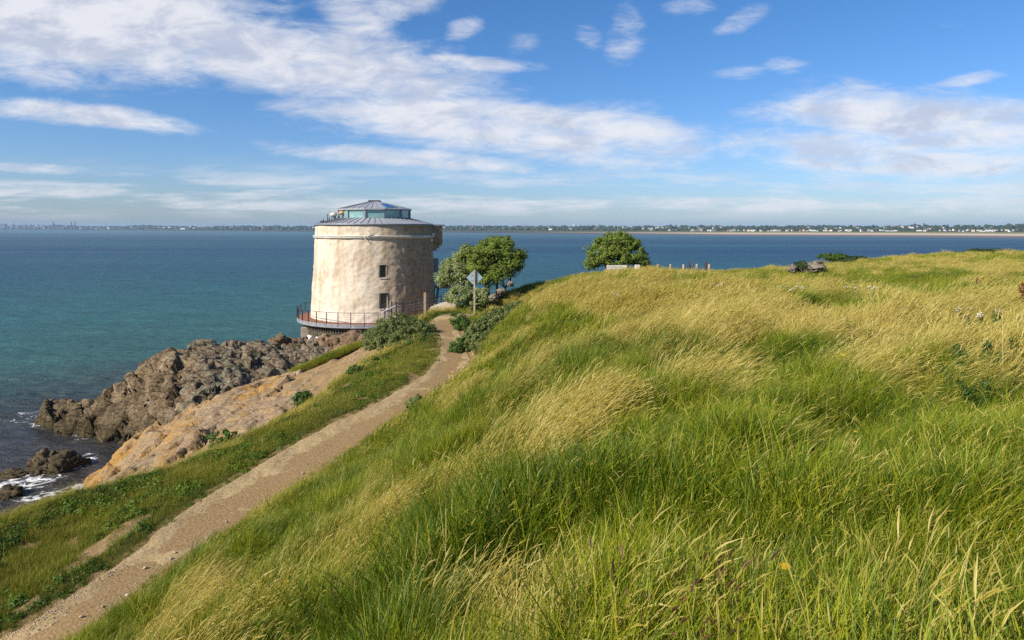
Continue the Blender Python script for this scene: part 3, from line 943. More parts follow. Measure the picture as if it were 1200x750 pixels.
def boulder(name, c, size, mat, seed, rz=0.0, sub=4, cr=(0.7, 0.22)):
    bm = bmesh.new()
    bmesh.ops.create_icosphere(bm, subdivisions=sub, radius=1.0)
    V = np.array([v.co[:] for v in bm.verts])
    F = np.array([[v.index for v in f.verts] for f in bm.faces])
    bm.free()
    n = V.copy()
    V = V * (1 + 0.5 * crag(V + seed * 3.1, cr[0] * 1.6, seed, 0.9) * 0.7 + 0.0)[:, None]
    V = V * (1 + cr[1] * crag(V + seed * 1.7, cr[0] * 0.55, seed + 9))[:, None]
    V = V * (1 + 0.05 * fbm(V * 6, 3, seed))[:, None]
    V = V * np.array(size) / 2
    o = np_mesh(name, V, F, mat)
    o.location = c; o.rotation_euler = (0, 0, rz)
    return o


BOULD = [  # pixel of the centre, distance, size, material, label
    (72, 546, 0.25, (2.1, 1.9, 1.7), m_dark, 'brown rock standing in the foaming water below the ochre slab', 1),
    (88, 545, 0.15, (1.5, 1.4, 1.2), m_dark, 'low brown rock in the foam touching the slab side of its larger neighbour', 2),
    (53, 546, 0.3, (1.8, 1.5, 1.9), m_dark, 'rounded brown rock at the seaward end of the rock group in the foam', 3),
    (12, 580, 0.0, (1.6, 1.2, 0.9), m_dark, 'small wet ochre rock awash beside the white surf', 4),
    (14, 557, -0.05, (2.0, 1.0, 0.6), m_dark, 'flat wet rock barely above the water beyond the surf', 5)]
for x, y, z, s, m, lab, sd in BOULD:
    o = boulder('sea_rock', atz(x, y, z), s, m, sd, sd * 1.3)
    tag(o, lab, 'rock')
TB = [(352, 409, 61.0, (2.2, 2.0, 1.9), m_boulder, 'pale brown boulder at the seaward end of the rocks under the deck', 6),
      (364, 410, 60.0, (2.0, 1.8, 2.1), m_pale, 'cream boulder wedged between brown boulders below the tower deck', 7),
      (379, 409, 59.2, (2.7, 2.0, 2.2), m_boulder, 'dark cracked boulder below the tower deck beside the cream one', 8),
      (398, 404, 59.2, (2.4, 2.2, 1.7), m_boulder, 'brown boulder under the middle of the tower deck', 9),
      (416, 404, 58.4, (2.3, 2.2, 1.9), m_boulder, 'brown boulder below the tower deck next to the turf bank', 10),
      (430, 401, 58.2, (2.0, 2.0, 1.6), m_boulder, 'brown boulder under the deck nearest the round bush', 11),
      (326, 400, 60.0, (2.0, 1.6, 1.1), m_boulder, 'orange brown rock poking up behind the lichen grey rock mass', 12),
      (340, 401, 60.4, (1.5, 1.4, 0.9), m_boulder, 'small orange brown rock between lichen rock and the deck boulders', 13)]
for x, y, Y, s, m, lab, sd in TB:
    o = boulder('boulder', at(x, y, Y), s, m, sd, sd * 0.7)
    tag(o, lab, 'boulder')
HB = [(588, 342, 53.5, (0.7, 0.7, 0.6), 'pale boulder under the windswept tree where the slope starts', 14), (579, 348, 54.5, (0.8, 0.7, 0.6), 'lower pale boulder half hidden by windswept tree trunks', 15),
      (598, 333, 52.8, (0.6, 0.5, 0.4), 'small pale boulder on the skyline beside the windswept tree', 16),
      (952, 313, 50.0, (1.5, 1.0, 0.85), 'large pale boulder on the far lawn behind the dip', 17), (943, 314, 50.4, (0.9, 0.8, 0.7), 'grey boulder leaning on the large pale boulder on the far lawn', 18),
      (929, 315, 50.0, (0.8, 0.6, 0.55), 'small grey boulder apart from the pair on the far lawn', 19)]
for x, y, Y, s, lab, sd in HB:
    p = at(x, y, Y)
    o = boulder('boulder', p, s, m_pale, sd, sd * 0.9)
    tag(o, lab, 'boulder')
# stones scattered over slab and dirt
st = boulder('stone', (0, 0, -50), (1, 1, 0.7), m_ochre, 22, 0, 3)
bpy.data.objects.remove(st)

# ------------------------------------------------------------------ tower
AX = at(439, 330, 70.0); AX[2] = 0
TX, TY = AX[0], AX[1]
cdir = np.array((-TX, -TY)); cdir /= np.linalg.norm(cdir)          # towards the camera
rdir = np.array((-cdir[1], cdir[0]))                               # to the right as seen from it
TZ0, TZ1 = 6.25, 15.35
R0, R1 = 6.27, 5.83


def tp(phi, r, z):
    a = cdir * math.cos(phi) + rdir * math.sin(phi)
    return (a[0] * r, a[1] * r, z)


def tpn(phi, r, z):
    return np.stack([(cdir[0] * np.cos(phi) + rdir[0] * np.sin(phi)) * r, (cdir[1] * np.cos(phi) + rdir[1] * np.sin(phi)) * r, z + 0 * phi], -1)


tower = empty('round_tower', (TX, TY, 0))
tag(tower, 'round rendered stone tower with grey metal roof and glazed lantern by the sea', 'tower')

m_render, k, out = new_mat('lime_render')
tcn = k.new('ShaderNodeTexCoord').outputs['Object']
P = tcn
sz = k.new('ShaderNodeSeparateXYZ'); k.l.new(P, sz.inputs[0])
zc = sz.outputs[2]
na = k.noise(P, 0.42, 7, 0.62, 0.5); nb = k.noise(P, 2.2, 8, 0.68); nc = k.noise(P, 9, 6, 0.7)
streak = k.noise(k.mapping(P, scale=(1, 1, 0.10)), 1.5, 6, 0.62, 0.2)
c = k.ramp(k.math('ADD', k.math('MULTIPLY', na, 0.55), k.math('MULTIPLY', nb, 0.45)),
           [(0.30, (0.34, 0.25, 0.16)), (0.42, (0.52, 0.41, 0.28)), (0.54, (0.65, 0.545, 0.405)), (0.70, (0.72, 0.64, 0.51))])
c = k.mix(k.maprange(streak, 0.46, 0.60, 0, 0.5), c, (0.72, 0.65, 0.54))
c = k.mix(k.math('MULTIPLY', k.maprange(streak, 0.32, 0.47, 0.85, 0), k.maprange(nb, 0.35, 0.6)), c, (0.27, 0.19, 0.11))
# brown stains on the right flank, its shaded side painted darker and browner
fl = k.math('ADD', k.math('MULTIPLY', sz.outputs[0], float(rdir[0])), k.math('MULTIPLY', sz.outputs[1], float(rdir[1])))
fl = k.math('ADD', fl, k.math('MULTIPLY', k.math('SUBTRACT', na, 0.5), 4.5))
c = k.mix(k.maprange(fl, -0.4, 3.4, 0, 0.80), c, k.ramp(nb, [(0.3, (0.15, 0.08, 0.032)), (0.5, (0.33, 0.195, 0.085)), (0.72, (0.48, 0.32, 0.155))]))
c = k.mix(k.maprange(nc, 0.60, 0.78, 0, 0.3), c, (0.24, 0.17, 0.11))
# pale salts at the foot
c = k.mix(k.math('MULTIPLY', k.maprange(k.math('ADD', zc, k.math('MULTIPLY', nb, 1.6)), 7.0, 8.6, 0.7, 0), k.maprange(fl, 0, 3, 1, 0)), c, (0.74, 0.68, 0.58))
hh = k.math('ADD', k.math('MULTIPLY', nb, 0.8), k.math('MULTIPLY', nc, 0.25))
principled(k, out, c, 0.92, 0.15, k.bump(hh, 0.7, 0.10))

m_zinc, k, out = new_mat('zinc_sheet')
P = k.new('ShaderNodeTexCoord').outputs['Object']
n = k.noise(P, 0.8, 6, 0.6); n2 = k.noise(P, 7, 4, 0.6)
c = k.ramp(k.math('ADD', k.math('MULTIPLY', n, 0.6), k.math('MULTIPLY', n2, 0.4)), [(0.3, (0.25, 0.26, 0.27)), (0.5, (0.36, 0.37, 0.385)), (0.7, (0.47, 0.48, 0.49))])
principled(k, out, c, 0.5, 0.4, k.bump(n2, 0.15, 0.02), 0.1)
m_seam = mat_plain('zinc_seam', (0.21, 0.23, 0.26), 0.5, 0.4, 0.3)
m_frame = mat_plain('grey_frame', (0.22, 0.24, 0.26), 0.5, 0.4)
m_dframe = mat_plain('dark_metal', (0.035, 0.035, 0.04), 0.5, 0.4)
m_white = mat_plain('white_paint', (0.72, 0.70, 0.66), 0.6, 0.3, var=0.12)
m_conc = mat_plain('pale_concrete', (0.40, 0.34, 0.26), 0.9, 0.2, var=0.25, scale=2.0, bump=0.5)
m_cream = mat_plain('cream_plaster', (0.62, 0.56, 0.46), 0.85, 0.2, var=0.2, bump=0.3)
m_terra = mat_plain('terracotta_cap', (0.45, 0.27, 0.14), 0.8, 0.2)
m_brickdeck = mat_plain('red_brown_paving', (0.25, 0.105, 0.055), 0.85, 0.2, var=0.3, scale=6, bump=0.3)
m_wood = mat_plain('weathered_wood', (0.40, 0.32, 0.23), 0.85, 0.2, var=0.35, scale=5, bump=0.4)
m_glass, k, out = new_mat('lantern_glass')
b = principled(k, out, k.mix(k.maprange(k.noise(k.pos(), 0.7, 2), 0.4, 0.6), (0.22, 0.42, 0.42), (0.34, 0.58, 0.55)), 0.06, 0.8)
b.inputs['Transmission Weight'].default_value = 0.25
m_wglass, k, out = new_mat('window_glass')
principled(k, out, (0.045, 0.065, 0.045), 0.12, 0.7)
m_bluepane, k, out = new_mat('skylight_glass')
principled(k, out, (0.02, 0.10, 0.22), 0.08, 0.9)

# wall with two window openings
wins = [(449.0, 310.5, 325.5, 8.0), (449.5, 343.5, 362.0, 8.5)]
WN = []
for x, y0, y1, w in wins:
    Ysurf = TY - 6.0
    ph = math.asin((x - 439) * Ysurf / FPX / 6.1)
    dp = (w / 2) * Ysurf / FPX / 6.1
    WN.append((ph - dp, ph + dp, float(at(x, y1, Ysurf)[2]), float(at(x, y0, Ysurf)[2])))
phs = sorted(set([round(v, 5) for v in list(np.linspace(-math.pi, math.pi, 361)[:-1])] + [round(v, 5) for w in WN for v in w[:2]]))
phs = [p for i, p in enumerate(phs) if not any(0 < abs(p - v) < 0.006 for w in WN for v in w[:2])]
zs_ = sorted(set(list(np.round(np.linspace(TZ0 - 0.9, TZ1, 96), 4)) + [round(v, 4) for w in WN for v in w[2:]]))
zs_ = [z for z in zs_ if not any(0 < abs(z - round(v, 4)) < 0.04 for w in WN for v in w[2:])]
PH, ZZ = np.meshgrid(np.array(phs), np.array(zs_), indexing='ij')
rad = R0 + (R1 - R0) * (ZZ - TZ0) / (TZ1 - TZ0)
Vw = tpn(PH.ravel(), rad.ravel(), ZZ.ravel())
rel = 0.045 * fbm(Vw * 0.8, 3, 61) + 0.028 * fbm(Vw * (2.6, 2.6, 3.2), 3, 64)
for a, b_, c0, c1 in WN:                                  # true edges round the openings
    dd = np.maximum(np.abs(PH.ravel() - (a + b_) / 2) - (b_ - a) / 2, 0) * 6.4 + np.maximum(np.abs(ZZ.ravel() - (c0 + c1) / 2) - (c1 - c0) / 2, 0)
    rel = rel * np.clip(dd / 0.35, 0.15, 1)
Vw = tpn(PH.ravel(), rad.ravel() + rel, ZZ.ravel())
npz = len(zs_); nph = len(phs)
vs = [tuple(v) for v in Vw]; fs = []
for i in range(nph):
    j = (i + 1) % nph
    pm = (phs[i] + (phs[j] if j else math.pi)) / 2
    for q in range(npz - 1):
        zm = (zs_[q] + zs_[q + 1]) / 2
        if any(w[0] < pm < w[1] and w[2] < zm < w[3] for w in WN): continue
        fs.append((i * npz + q, j * npz + q, j * npz + q + 1, i * npz + q + 1))
wall_mb = MB(); wall_mb.add(vs, fs)
for a, b_, c0, c1 in WN:                                  # splayed reveals
    ro = R0 + (R1 - R0) * ((c0 + c1) / 2 - TZ0) / (TZ1 - TZ0) + 0.03; ri = ro - 0.42
    o4 = [tp(a, ro, c0), tp(b_, ro, c0), tp(b_, ro, c1), tp(a, ro, c1)]
    i4 = [tp(a, ri, c0), tp(b_, ri, c0), tp(b_, ri, c1), tp(a, ri, c1)]
    wall_mb.add(o4 + i4, [(0, 1, 5, 4), (1, 2, 6, 5), (2, 3, 7, 6), (3, 0, 4, 7)])
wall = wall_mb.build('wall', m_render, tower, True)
for a, b_, c0, c1 in WN:
    ro = R0 + (R1 - R0) * ((c0 + c1) / 2 - TZ0) / (TZ1 - TZ0) - 0.20
    g = MB(); mid = (a + b_) / 2
    g.add([tp(a, ro, c0), tp(b_, ro, c0), tp(b_, ro, c1), tp(a, ro, c1)], [(0, 1, 2, 3)])
    f = MB()
    t = 0.009
    for pa, pb in ((a + 0.001, a + t), (b_ - t, b_ - 0.001)):
        f.add([tp(pa, ro + 0.05, c0), tp(pb, ro + 0.05, c0), tp(pb, ro + 0.05, c1), tp(pa, ro + 0.05, c1), tp(pa, ro - 0.03, c0), tp(pb, ro - 0.03, c0), tp(pb, ro - 0.03, c1), tp(pa, ro - 0.03, c1)],
              [(0, 1, 2, 3), (0, 4, 5, 1), (1, 5, 6, 2), (2, 6, 7, 3), (3, 7, 4, 0)])
    for za, zb in ((c0 + 0.002, c0 + 0.06), (c1 - 0.06, c1 - 0.002)):
        f.add([tp(a + t, ro + 0.045, za), tp(b_ - t, ro + 0.045, za), tp(b_ - t, ro + 0.045, zb), tp(a + t, ro + 0.045, zb), tp(a + t, ro - 0.03, za), tp(b_ - t, ro - 0.03, za), tp(b_ - t, ro - 0.03, zb), tp(a + t, ro - 0.03, zb)],
              [(0, 1, 2, 3), (0, 4, 5, 1), (1, 5, 6, 2), (2, 6, 7, 3), (3, 7, 4, 0)])
    fo = f.build('window', m_frame, tower)
    g.build('pane', m_wglass, fo)
    # pale stone sill
    s_ = MB(); rs = R0 + (R1 - R0) * (c0 - TZ0) / (TZ1 - TZ0)
    s_.add([tp(a - .008, rs + .10, c0 - .10), tp(b_ + .008, rs + .10, c0 - .10), tp(b_ + .008, rs + .10, c0 - .003), tp(a - .008, rs + .10, c0 - .003),
            tp(a - .008, rs - .2, c0 - .10), tp(b_ + .008, rs - .2, c0 - .10), tp(b_ + .008, rs - .2, c0 - .003), tp(a - .008, rs - .2, c0 - .003)],
           [(0, 1, 2, 3), (3, 2, 6, 7), (0, 4, 5, 1), (0, 3, 7, 4), (1, 5, 6, 2)])
    s_.build('sill', m_cream, fo)


def ring(mb, prof, a0=-math.pi, a1=math.pi, n=180):
    full = abs(a1 - a0 - 2 * math.pi) < 1e-6
    an = np.linspace(a0, a1, n + 1)[:-1] if full else np.linspace(a0, a1, n + 1)
    vs = []; fs = []; m = len(prof)
    for a in an:
        vs += [tp(a, r, z) for r, z in prof]
    cnt = len(an)
    for i in range(cnt if full else cnt - 1):
        j = (i + 1) % cnt
        for q in range(m - 1):
            fs.append((i * m + q, j * m + q, j * m + q + 1, i * m + q + 1))
    if not full:
        fs.append(tuple(range(m))); fs.append(tuple(range((cnt - 1) * m, cnt * m))[::-1])
    mb.add(vs, fs)


def wr(z): return R0 + (R1 - R0) * (z - TZ0) / (TZ1 - TZ0)


zb = float(at(440, 277.5, TY - 6.3)[2])
mb = MB()
ring(mb, [(wr(zb) - 0.05, zb - 0.20), (wr(zb) + 0.14, zb - 0.16), (wr(zb) + 0.17, zb - 0.02), (wr(zb) + 0.13, zb + 0.06), (wr(zb) - 0.05, zb + 0.09)])
band = mb.build('string_course', m_cream, tower, True)
mb = MB()
pts = [tp(a, wr(zb) + 0.20, zb + 0.05 + 0.008 * math.sin(a * 13)) for a in np.linspace(-1.6, 1.62, 90)]
mb.tube(pts, 0.035, 6)
mb.tube([tp(-0.16, wr(zb) + 0.2, zb + 0.05), tp(-0.14, wr(zb) + 0.2, zb - 0.25), tp(-0.11, wr(zb) + 0.22, zb - 0.42)], 0.04, 6)
mb.box(tp(-0.09, wr(zb) + 0.22, zb + 0.25), (0.16, 0.16, 0.30)); mb.box(tp(1.28, wr(zb) + 0.22, zb + 0.18), (0.2, 0.2, 0.3)); mb.box(tp(1.2, wr(zb) + 0.18, zb - 0.4), (0.22, 0.22, 0.22))
mb.build('cable_run', m_white, tower)
# main roof
LR = 3.62
EZ = TZ1 + 0.12
mb = MB()
ring(mb, [(R1 - 0.4, TZ1 - 0.02), (R1 + 0.08, TZ1 - 0.02), (R1 + 0.11, EZ - 0.02), (R1 + 0.10, EZ + 0.05), (LR - 0.25, 16.12)])
roof = mb.build('roof', m_zinc, tower, False)
mb = MB()
for i in range(56):
    a = -math.pi + 2 * math.pi * i / 56
    p0 = Vector(tp(a, R1 + 0.09, EZ + 0.075)); p1 = Vector(tp(a, LR - 0.1, 16.125))
    mb.tube([p0, p1], 0.028, 4)
mb.build('seam', m_seam, roof)
mb = MB(); ring(mb, [(R1 + 0.09, EZ - 0.08), (R1 + 0.15, EZ - 0.09), (R1 + 0.16, EZ + 0.02), (R1 + 0.12, EZ + 0.03)])
mb.build('gutter', m_seam, roof, True)
# lantern: twelve sides
GZ0, GZ1 = 16.02, 16.88
lan = MB(); lan_n = 12
va = [R(15 + 30 * i) for i in range(12)]
for a in va:
    c = Vector(tp(a, LR, (GZ0 + GZ1) / 2))
    lan.box(c, (0.20, 0.20, GZ1 - GZ0), math.atan2(c.y, c.x))
ring(lan, [(LR - 0.16, GZ0 - 0.02), (LR + 0.06, GZ0 - 0.02), (LR + 0.06, GZ0 + 0.10), (LR - 0.16, GZ0 + 0.10)], R(15), R(375), 12)
lantern = lan.build('lantern', m_frame, tower)
for i in range(12):
    a, b_ = va[i] + 0.03, va[i] + R(30) - 0.03
    g = MB(); r_ = LR - 0.03
    g.add([tp(a, r_, GZ0 + .1), tp(b_, r_, GZ0 + .1), tp(b_, r_, GZ1), tp(a, r_, GZ1)], [(0, 1, 2, 3)])
    g.build('pane', m_glass, lantern)
inner = MB()
ring(inner, [(LR - 0.9, GZ0 + 0.1), (LR - 0.9, GZ0 + 0.42)], n=12)
inner.build('parapet', m_cream, lantern)
lr = MB(); RA = LR + 0.22
apex = 17.88
o0 = [tp(a, RA, GZ1 + 0.02) for a in va]; o1 = [tp(a, RA, GZ1 + 0.14) for a in va]; o2 = [tp(a, 0.55, apex - 0.06) for a in va]; o3 = [tp(a, LR - 0.3, GZ1) for a in va]
fs = []
for i in range(12):
    j = (i + 1) % 12
    fs += [(i, j, 12 + j, 12 + i), (12 + i, 12 + j, 24 + j, 24 + i), (i, 36 + i, 36 + j, j)]
fs.append(tuple(range(24, 36)))
lr.add(o0 + o1 + o2 + o3, fs)
lroof = lr.build('lantern_roof', m_zinc, tower)
mb = MB()
for i in range(12):
    for t in (0.0, 0.33, 0.66):
        e0 = Vector(tp(va[i], RA, GZ1 + .16)).lerp(Vector(tp(va[i] + R(30), RA, GZ1 + .16)), t)
        e1 = Vector(tp(va[i], .55, apex - .05)).lerp(Vector(tp(va[i] + R(30), .55, apex - .05)), t)
        mb.tube([e0, e1], 0.022, 4)
mb.build('seam', m_seam, lroof)
mb = MB(); mb.box((0, 0, apex + 0.0), (1.15, 0.95, 0.14), bev=0.03); mb.build('ridge_cap', m_dframe, lroof)
# a rooflight on the facet to the right
p00 = Vector(tp(R(17), RA, GZ1 + .14)); p01 = Vector(tp(R(43), RA, GZ1 + .14)); p10 = Vector(tp(R(17), .55, apex - .06)); p11 = Vector(tp(R(43), .55, apex - .06))
mb = MB(); q = []
up = Vector((0, 0, 0.06))
for u, v in ((0.12, 0.10), (0.9, 0.10), (0.9, 0.62), (0.12, 0.62)):
    q.append(p00.lerp(p01, u).lerp(p10.lerp(p11, u), v) + up)
mb.add(q + [p - up * 1.6 for p in q], [(0, 1, 2, 3), (0, 4, 5, 1), (1, 5, 6, 2), (2, 6, 7, 3), (3, 7, 4, 0)])
mb.build('rooflight', m_bluepane, lroof)
# small vents and rails on the seaward side of the roof
for (px_, py_, s) in ((391, 254.5, 0.30), (401, 254.3, 0.36)):
    Yv = TY - 2.2
    p = at(px_, py_, Yv); p = p - (TX, TY, 0)
    rr = math.hypot(p[0], p[1]); zr = EZ + (16.12 - EZ) * (R1 + 0.15 - rr) / (R1 + 0.40 - LR)
    mb = MB(); mb.tube([(p[0], p[1], zr - 0.05), (p[0], p[1], zr + 0.42)], 0.24, 12)
    vt = mb.build('roof_vent', m_frame, tower)
    mb = MB(); mb.tube([(p[0], p[1], zr + 0.42), (p[0], p[1], zr + 0.5), (p[0], p[1], zr + 0.66), (p[0], p[1], zr + 0.78)], [0.34, 0.36, 0.30, 0.10], 14)
    mb.build('cap', m_terra if s > 0.32 else m_cream, vt, True)
mb = MB()
for px_ in (379, 384, 386):
    p = at(px_, 258, TY - 2.6) - (TX, TY, 0)
    rr = math.hypot(p[0], p[1]); zr = EZ + (16.12 - EZ) * (R1 + 0.15 - rr) / (R1 + 0.40 - LR)
    mb.tube([(p[0], p[1], zr - 0.05), (p[0], p[1], zr + (0.75 if px_ == 384 else 0.35))], 0.05, 6)
p = at(381, 259.5, TY - 3.0) - (TX, TY, 0)
mb.box((p[0], p[1], EZ + 0.28), (0.9, 0.3, 0.12))
mb.build('roof_rail', m_dframe, tower)
# defence box (machicolation) over the door on the landward side
pb_ = R(101)
mb = MB()
bx = Vector(tp(pb_, R1 + 0.30, 0))
rotz = math.atan2(bx.y, bx.x)
zt = TZ1 - 0.02; zbm = float(at(510, 285, TY)[2])
mb.box((bx.x, bx.y, (zt + zbm) / 2), (1.3, 3.0, zt - zbm), rotz, 0.03)
for kx in (-1.2, -0.4, 0.4, 1.2):
    for i in range(3):
        w = Vector((math.cos(rotz), math.sin(rotz), 0)); t = Vector((-w.y, w.x, 0))
        L = 0.95 - i * 0.28
        c = w * (wr(zbm) + L / 2 - 0.1) + t * kx
        mb.box((c.x, c.y, zbm - 0.14 - i * 0.262), (L, 0.34, 0.26), rotz)
box = mb.build('defence_box', m_render, tower)
mb = MB(); c = Vector(tp(pb_, R1 + 0.42, 0)); mb.box((c.x, c.y, zt + 0.10), (1.5, 3.3, 0.12), rotz, 0.02); mb.build('roof_slab', m_zinc, box)
tag(box, 'brown stone defence box on brackets under the eaves')
# door porch bracket lower down
c = Vector(tp(R(97), wr(11.3) + 0.10, 11.2)); mb = MB(); mb.box(c, (0.7, 1.4, 1.5), rotz, 0.03); mb.build('porch', m_frame, tower)

# deck round the seaward side
deck = empty('viewing_deck', (TX, TY, 0))
tag(deck, 'curved red brown paved deck on a dark base around the foot of the tower', 'deck')
DR = 7.6
mb = MB(); ring(mb, [(R0 - 0.3, TZ0 - 0.12), (R0 - 0.3, TZ0), (DR - 0.06, TZ0), (DR - 0.06, TZ0 - 0.12)], R(-150), R(3), 120); mb.build('paving', m_brickdeck, deck)
mb = MB(); ring(mb, [(R0, TZ0 - 0.34), (R0, TZ0 - 0.125), (DR, TZ0 - 0.125), (DR, TZ0 - 0.34)], R(-150.2), R(3.2), 120)
ring(mb, [(DR - 0.055, TZ0 - 0.12), (DR - 0.055, TZ0 + 0.02), (DR + 0.01, TZ0 + 0.02), (DR + 0.01, TZ0 - 0.12)], R(-150.2), R(3.2), 120)
mb.build('fascia', mat_plain('grey_lead', (0.25, 0.255, 0.27), 0.6, 0.4, var=0.35), deck)
mb = MB(); ring(mb, [(R0, TZ0 - 1.5), (7.0, TZ0 - 1.5), (6.95, TZ0 - 0.345), (R0, TZ0 - 0.345)], R(-140), R(6), 100)
base_mb = mb.build('base_wall', mat_plain('dark_stained_wall', (0.075, 0.065, 0.045), 0.9, 0.2, var=0.7, scale=3, bump=0.4), deck)
mb = MB()
for i in range(60):
    a = R(-138 + 144 * i / 60)
    c = Vector(tp(a, 7.02, TZ0 - 0.62)); mb.box(c, (0.10, 0.13, 0.5), math.atan2(c.y, c.x))
mb.build('batten', mat_plain('batten_wood', (0.10, 0.085, 0.055), 0.9, 0.2, var=0.4), base_mb)
mb = MB(); ring(mb, [(R0, TZ0 - 2.6), (7.07, TZ0 - 2.6), (7.07, TZ0 - 1.42), (R0, TZ0 - 1.42)], R(-130), R(-8), 60); mb.build('white_plinth', m_white, deck)
p = at(357.5, 391, 66.0) - (TX, TY, 0)
blk = MB(); blk.box((0, 0, 0), (0.8, 0.8, 1.3), 0.3, 0.05)
o = blk.build('stone_block', m_conc, None); o.location = at(357.5, 391.5, 66); tag(o, 'squared pale stone block standing at the seaward foot of the deck', 'block')
# railing
rail = empty('deck_railing', (TX, TY, TZ0))
tag(rail, 'black steel railing with thin wires around the edge of the deck', 'railing')
posts = list(np.radians(np.arange(-148, 4, 9.4)))
for a in posts:
    mb = MB(); c = Vector(tp(a, DR - 0.02, 0)); mb.box((c.x, c.y, 0.42), (0.09, 0.05, 1.25), math.atan2(c.y, c.x), 0.008)
    mb.build('post', m_dframe, rail)
mb = MB()
mb.tube([tp(a, DR - 0.10, 1.06) for a in np.linspace(posts[0], posts[-1], 120)], 0.024, 6); mb.build('handrail', m_dframe, rail)
mb = MB()
for zz in (0.15, 0.32, 0.5, 0.68, 0.86):
    mb.tube([tp(a, DR - 0.10, zz) for a in np.linspace(posts[0], posts[-1], 120)], 0.006, 4)
mb.build('wire', m_frame, rail)
# railing carrying on past the steps to the land side
rail2 = empty('step_railing', (0, 0, 0))
tag(rail2, 'black railing beside the concrete steps at the landward end of the deck', 'railing')
rp = [(451, 374, 61.6, 1.4), (459, 373, 61.4, 1.5), (464.5, 372, 61.2, 1.4), (471, 372, 61.0, 1.4), (473, 371, 61.4, 1.3), (487, 368, 61.4, 1.25), (503, 364, 61.6, 1.2), (517, 361, 62, 1.15)]
tops = []
for x, y, Y, hgt in rp:
    p = at(x, y, Y); mb = MB(); mb.box((p[0], p[1], p[2] + hgt / 2 - 0.25), (0.10, 0.10, hgt + 0.5), 0.3, 0.01); mb.build('post', m_dframe, rail2); tops.append((p[0], p[1], p[2] + hgt - 0.03))
mb = MB(); mb.tube([tuple(at(444, 372.5, 62.0) + (0, 0, 0.9))] + tops, 0.025, 6); mb.build('handrail', m_dframe, rail2)
mb = MB()
for dz in (0.3, 0.55, 0.8):
    mb.tube([(a, b_, c - dz) for a, b_, c in tops], 0.008, 4)
mb.build('wire', m_frame, rail2)
steps = empty('concrete_steps', at(452, 379, 61.6))
tag(steps, 'small pale concrete steps down to the deck behind the round bush', 'steps')
for i in range(4):
    mb = MB(); mb.box((i * 0.36, 0.25 * i, 0.16 * i + 0.1), (0.5, 1.3, 0.22 + 0.0), -0.4, 0.01); mb.build('step', m_conc, steps)
mb = MB(); mb.tube([(-0.2, -0.7, 0.2), (-0.2, -0.7, 1.1), (1.1, 0.0, 1.7)], 0.04, 6); mb.build('handrail', m_white, steps)
# retaining wall at the landward side, with its sloping top
pA, pB, pC = at(504, 366, 60.5), at(520, 361, 60.2), at(534, 358, 60.0)
mb = MB()
tops = [at(504, 360.5, 60.5), at(520, 356.8, 60.2), at(534, 354, 60.0)]
vs = []
back = np.array((0.25, 1.0, 0))
for t in tops:
    for off, dz in ((0, 0), (1, 0.18)):
        q = t + back * off; vs.append((q[0], q[1], q[2] + dz))
    for off in (0, 1):
        q = t + back * off; vs.append((q[0], q[1], t[2] - 2.2))
fs = []
for i in range(2):
    o = i * 4; n_ = o + 4
    fs += [(o, n_, n_ + 1, o + 1), (o + 2, n_ + 2, n_, o), (o + 1, n_ + 1, n_ + 3, o + 3)]
fs += [(0, 1, 3, 2), (8, 10, 11, 9)]
mb.add(vs, fs)
o = mb.build('retaining_wall', m_conc, None)
tag(o, 'low pale concrete wall with a sloping top beside the footpath brow', 'wall')
pp = at(498, 364, 60.6)
mb = MB(); mb.box((0, 0, 0.55), (0.20, 0.20, 2.1), 0.2, 0.02)
o = mb.build('marker_post', m_wood, None); o.location = pp
tag(o, 'short weathered wooden post in front of the tower by the low wall', 'post')
# blue grey steel stair behind, leading to the tower door
m_steel = mat_plain('blue_grey_steel', (0.13, 0.20, 0.25), 0.5, 0.4)
m_tread = mat_plain('pale_steel_tread', (0.42, 0.50, 0.54), 0.5, 0.4)
stt = empty('steel_staircase', at(519, 352, 68.5))
tag(stt, 'blue grey steel stair with pale treads climbing behind the tower', 'stairs')
zst = 0.0
for i in range(9):
    mb = MB(); mb.box((0.1 + 0.02 * i, 0.24 * i, -0.5 + 0.19 * i), (1.5, 0.26, 0.06), 0, 0.005); mb.build('tread', m_tread, stt)
for sx_ in (-0.68, 0.92):
    mb = MB(); mb.tube([(sx_, -0.2, -0.8), (sx_, 2.2, 1.15)], 0.11, 6); mb.tube([(sx_, -0.2, 0.2), (sx_, 2.2, 2.15)], 0.035, 6)
    mb.tube([(sx_, 0, -0.5), (sx_, 0, 0.4)], 0.035, 6); mb.tube([(sx_, 2.2, 1.0), (sx_, 2.2, 2.15)], 0.035, 6)
    mb.build('stringer', m_steel, stt)
mb = MB(); mb.box((-0.6, 3.2, 1.15), (3.0, 2.0, 0.30), 0, 0.01)
mb.build('landing', m_steel, stt)
for x_ in (-1.9, 0.8):
    mb = MB(); mb.box((x_, 2.4, -0.9), (0.16, 0.16, 3.8)); mb.build('leg', m_dframe, stt)

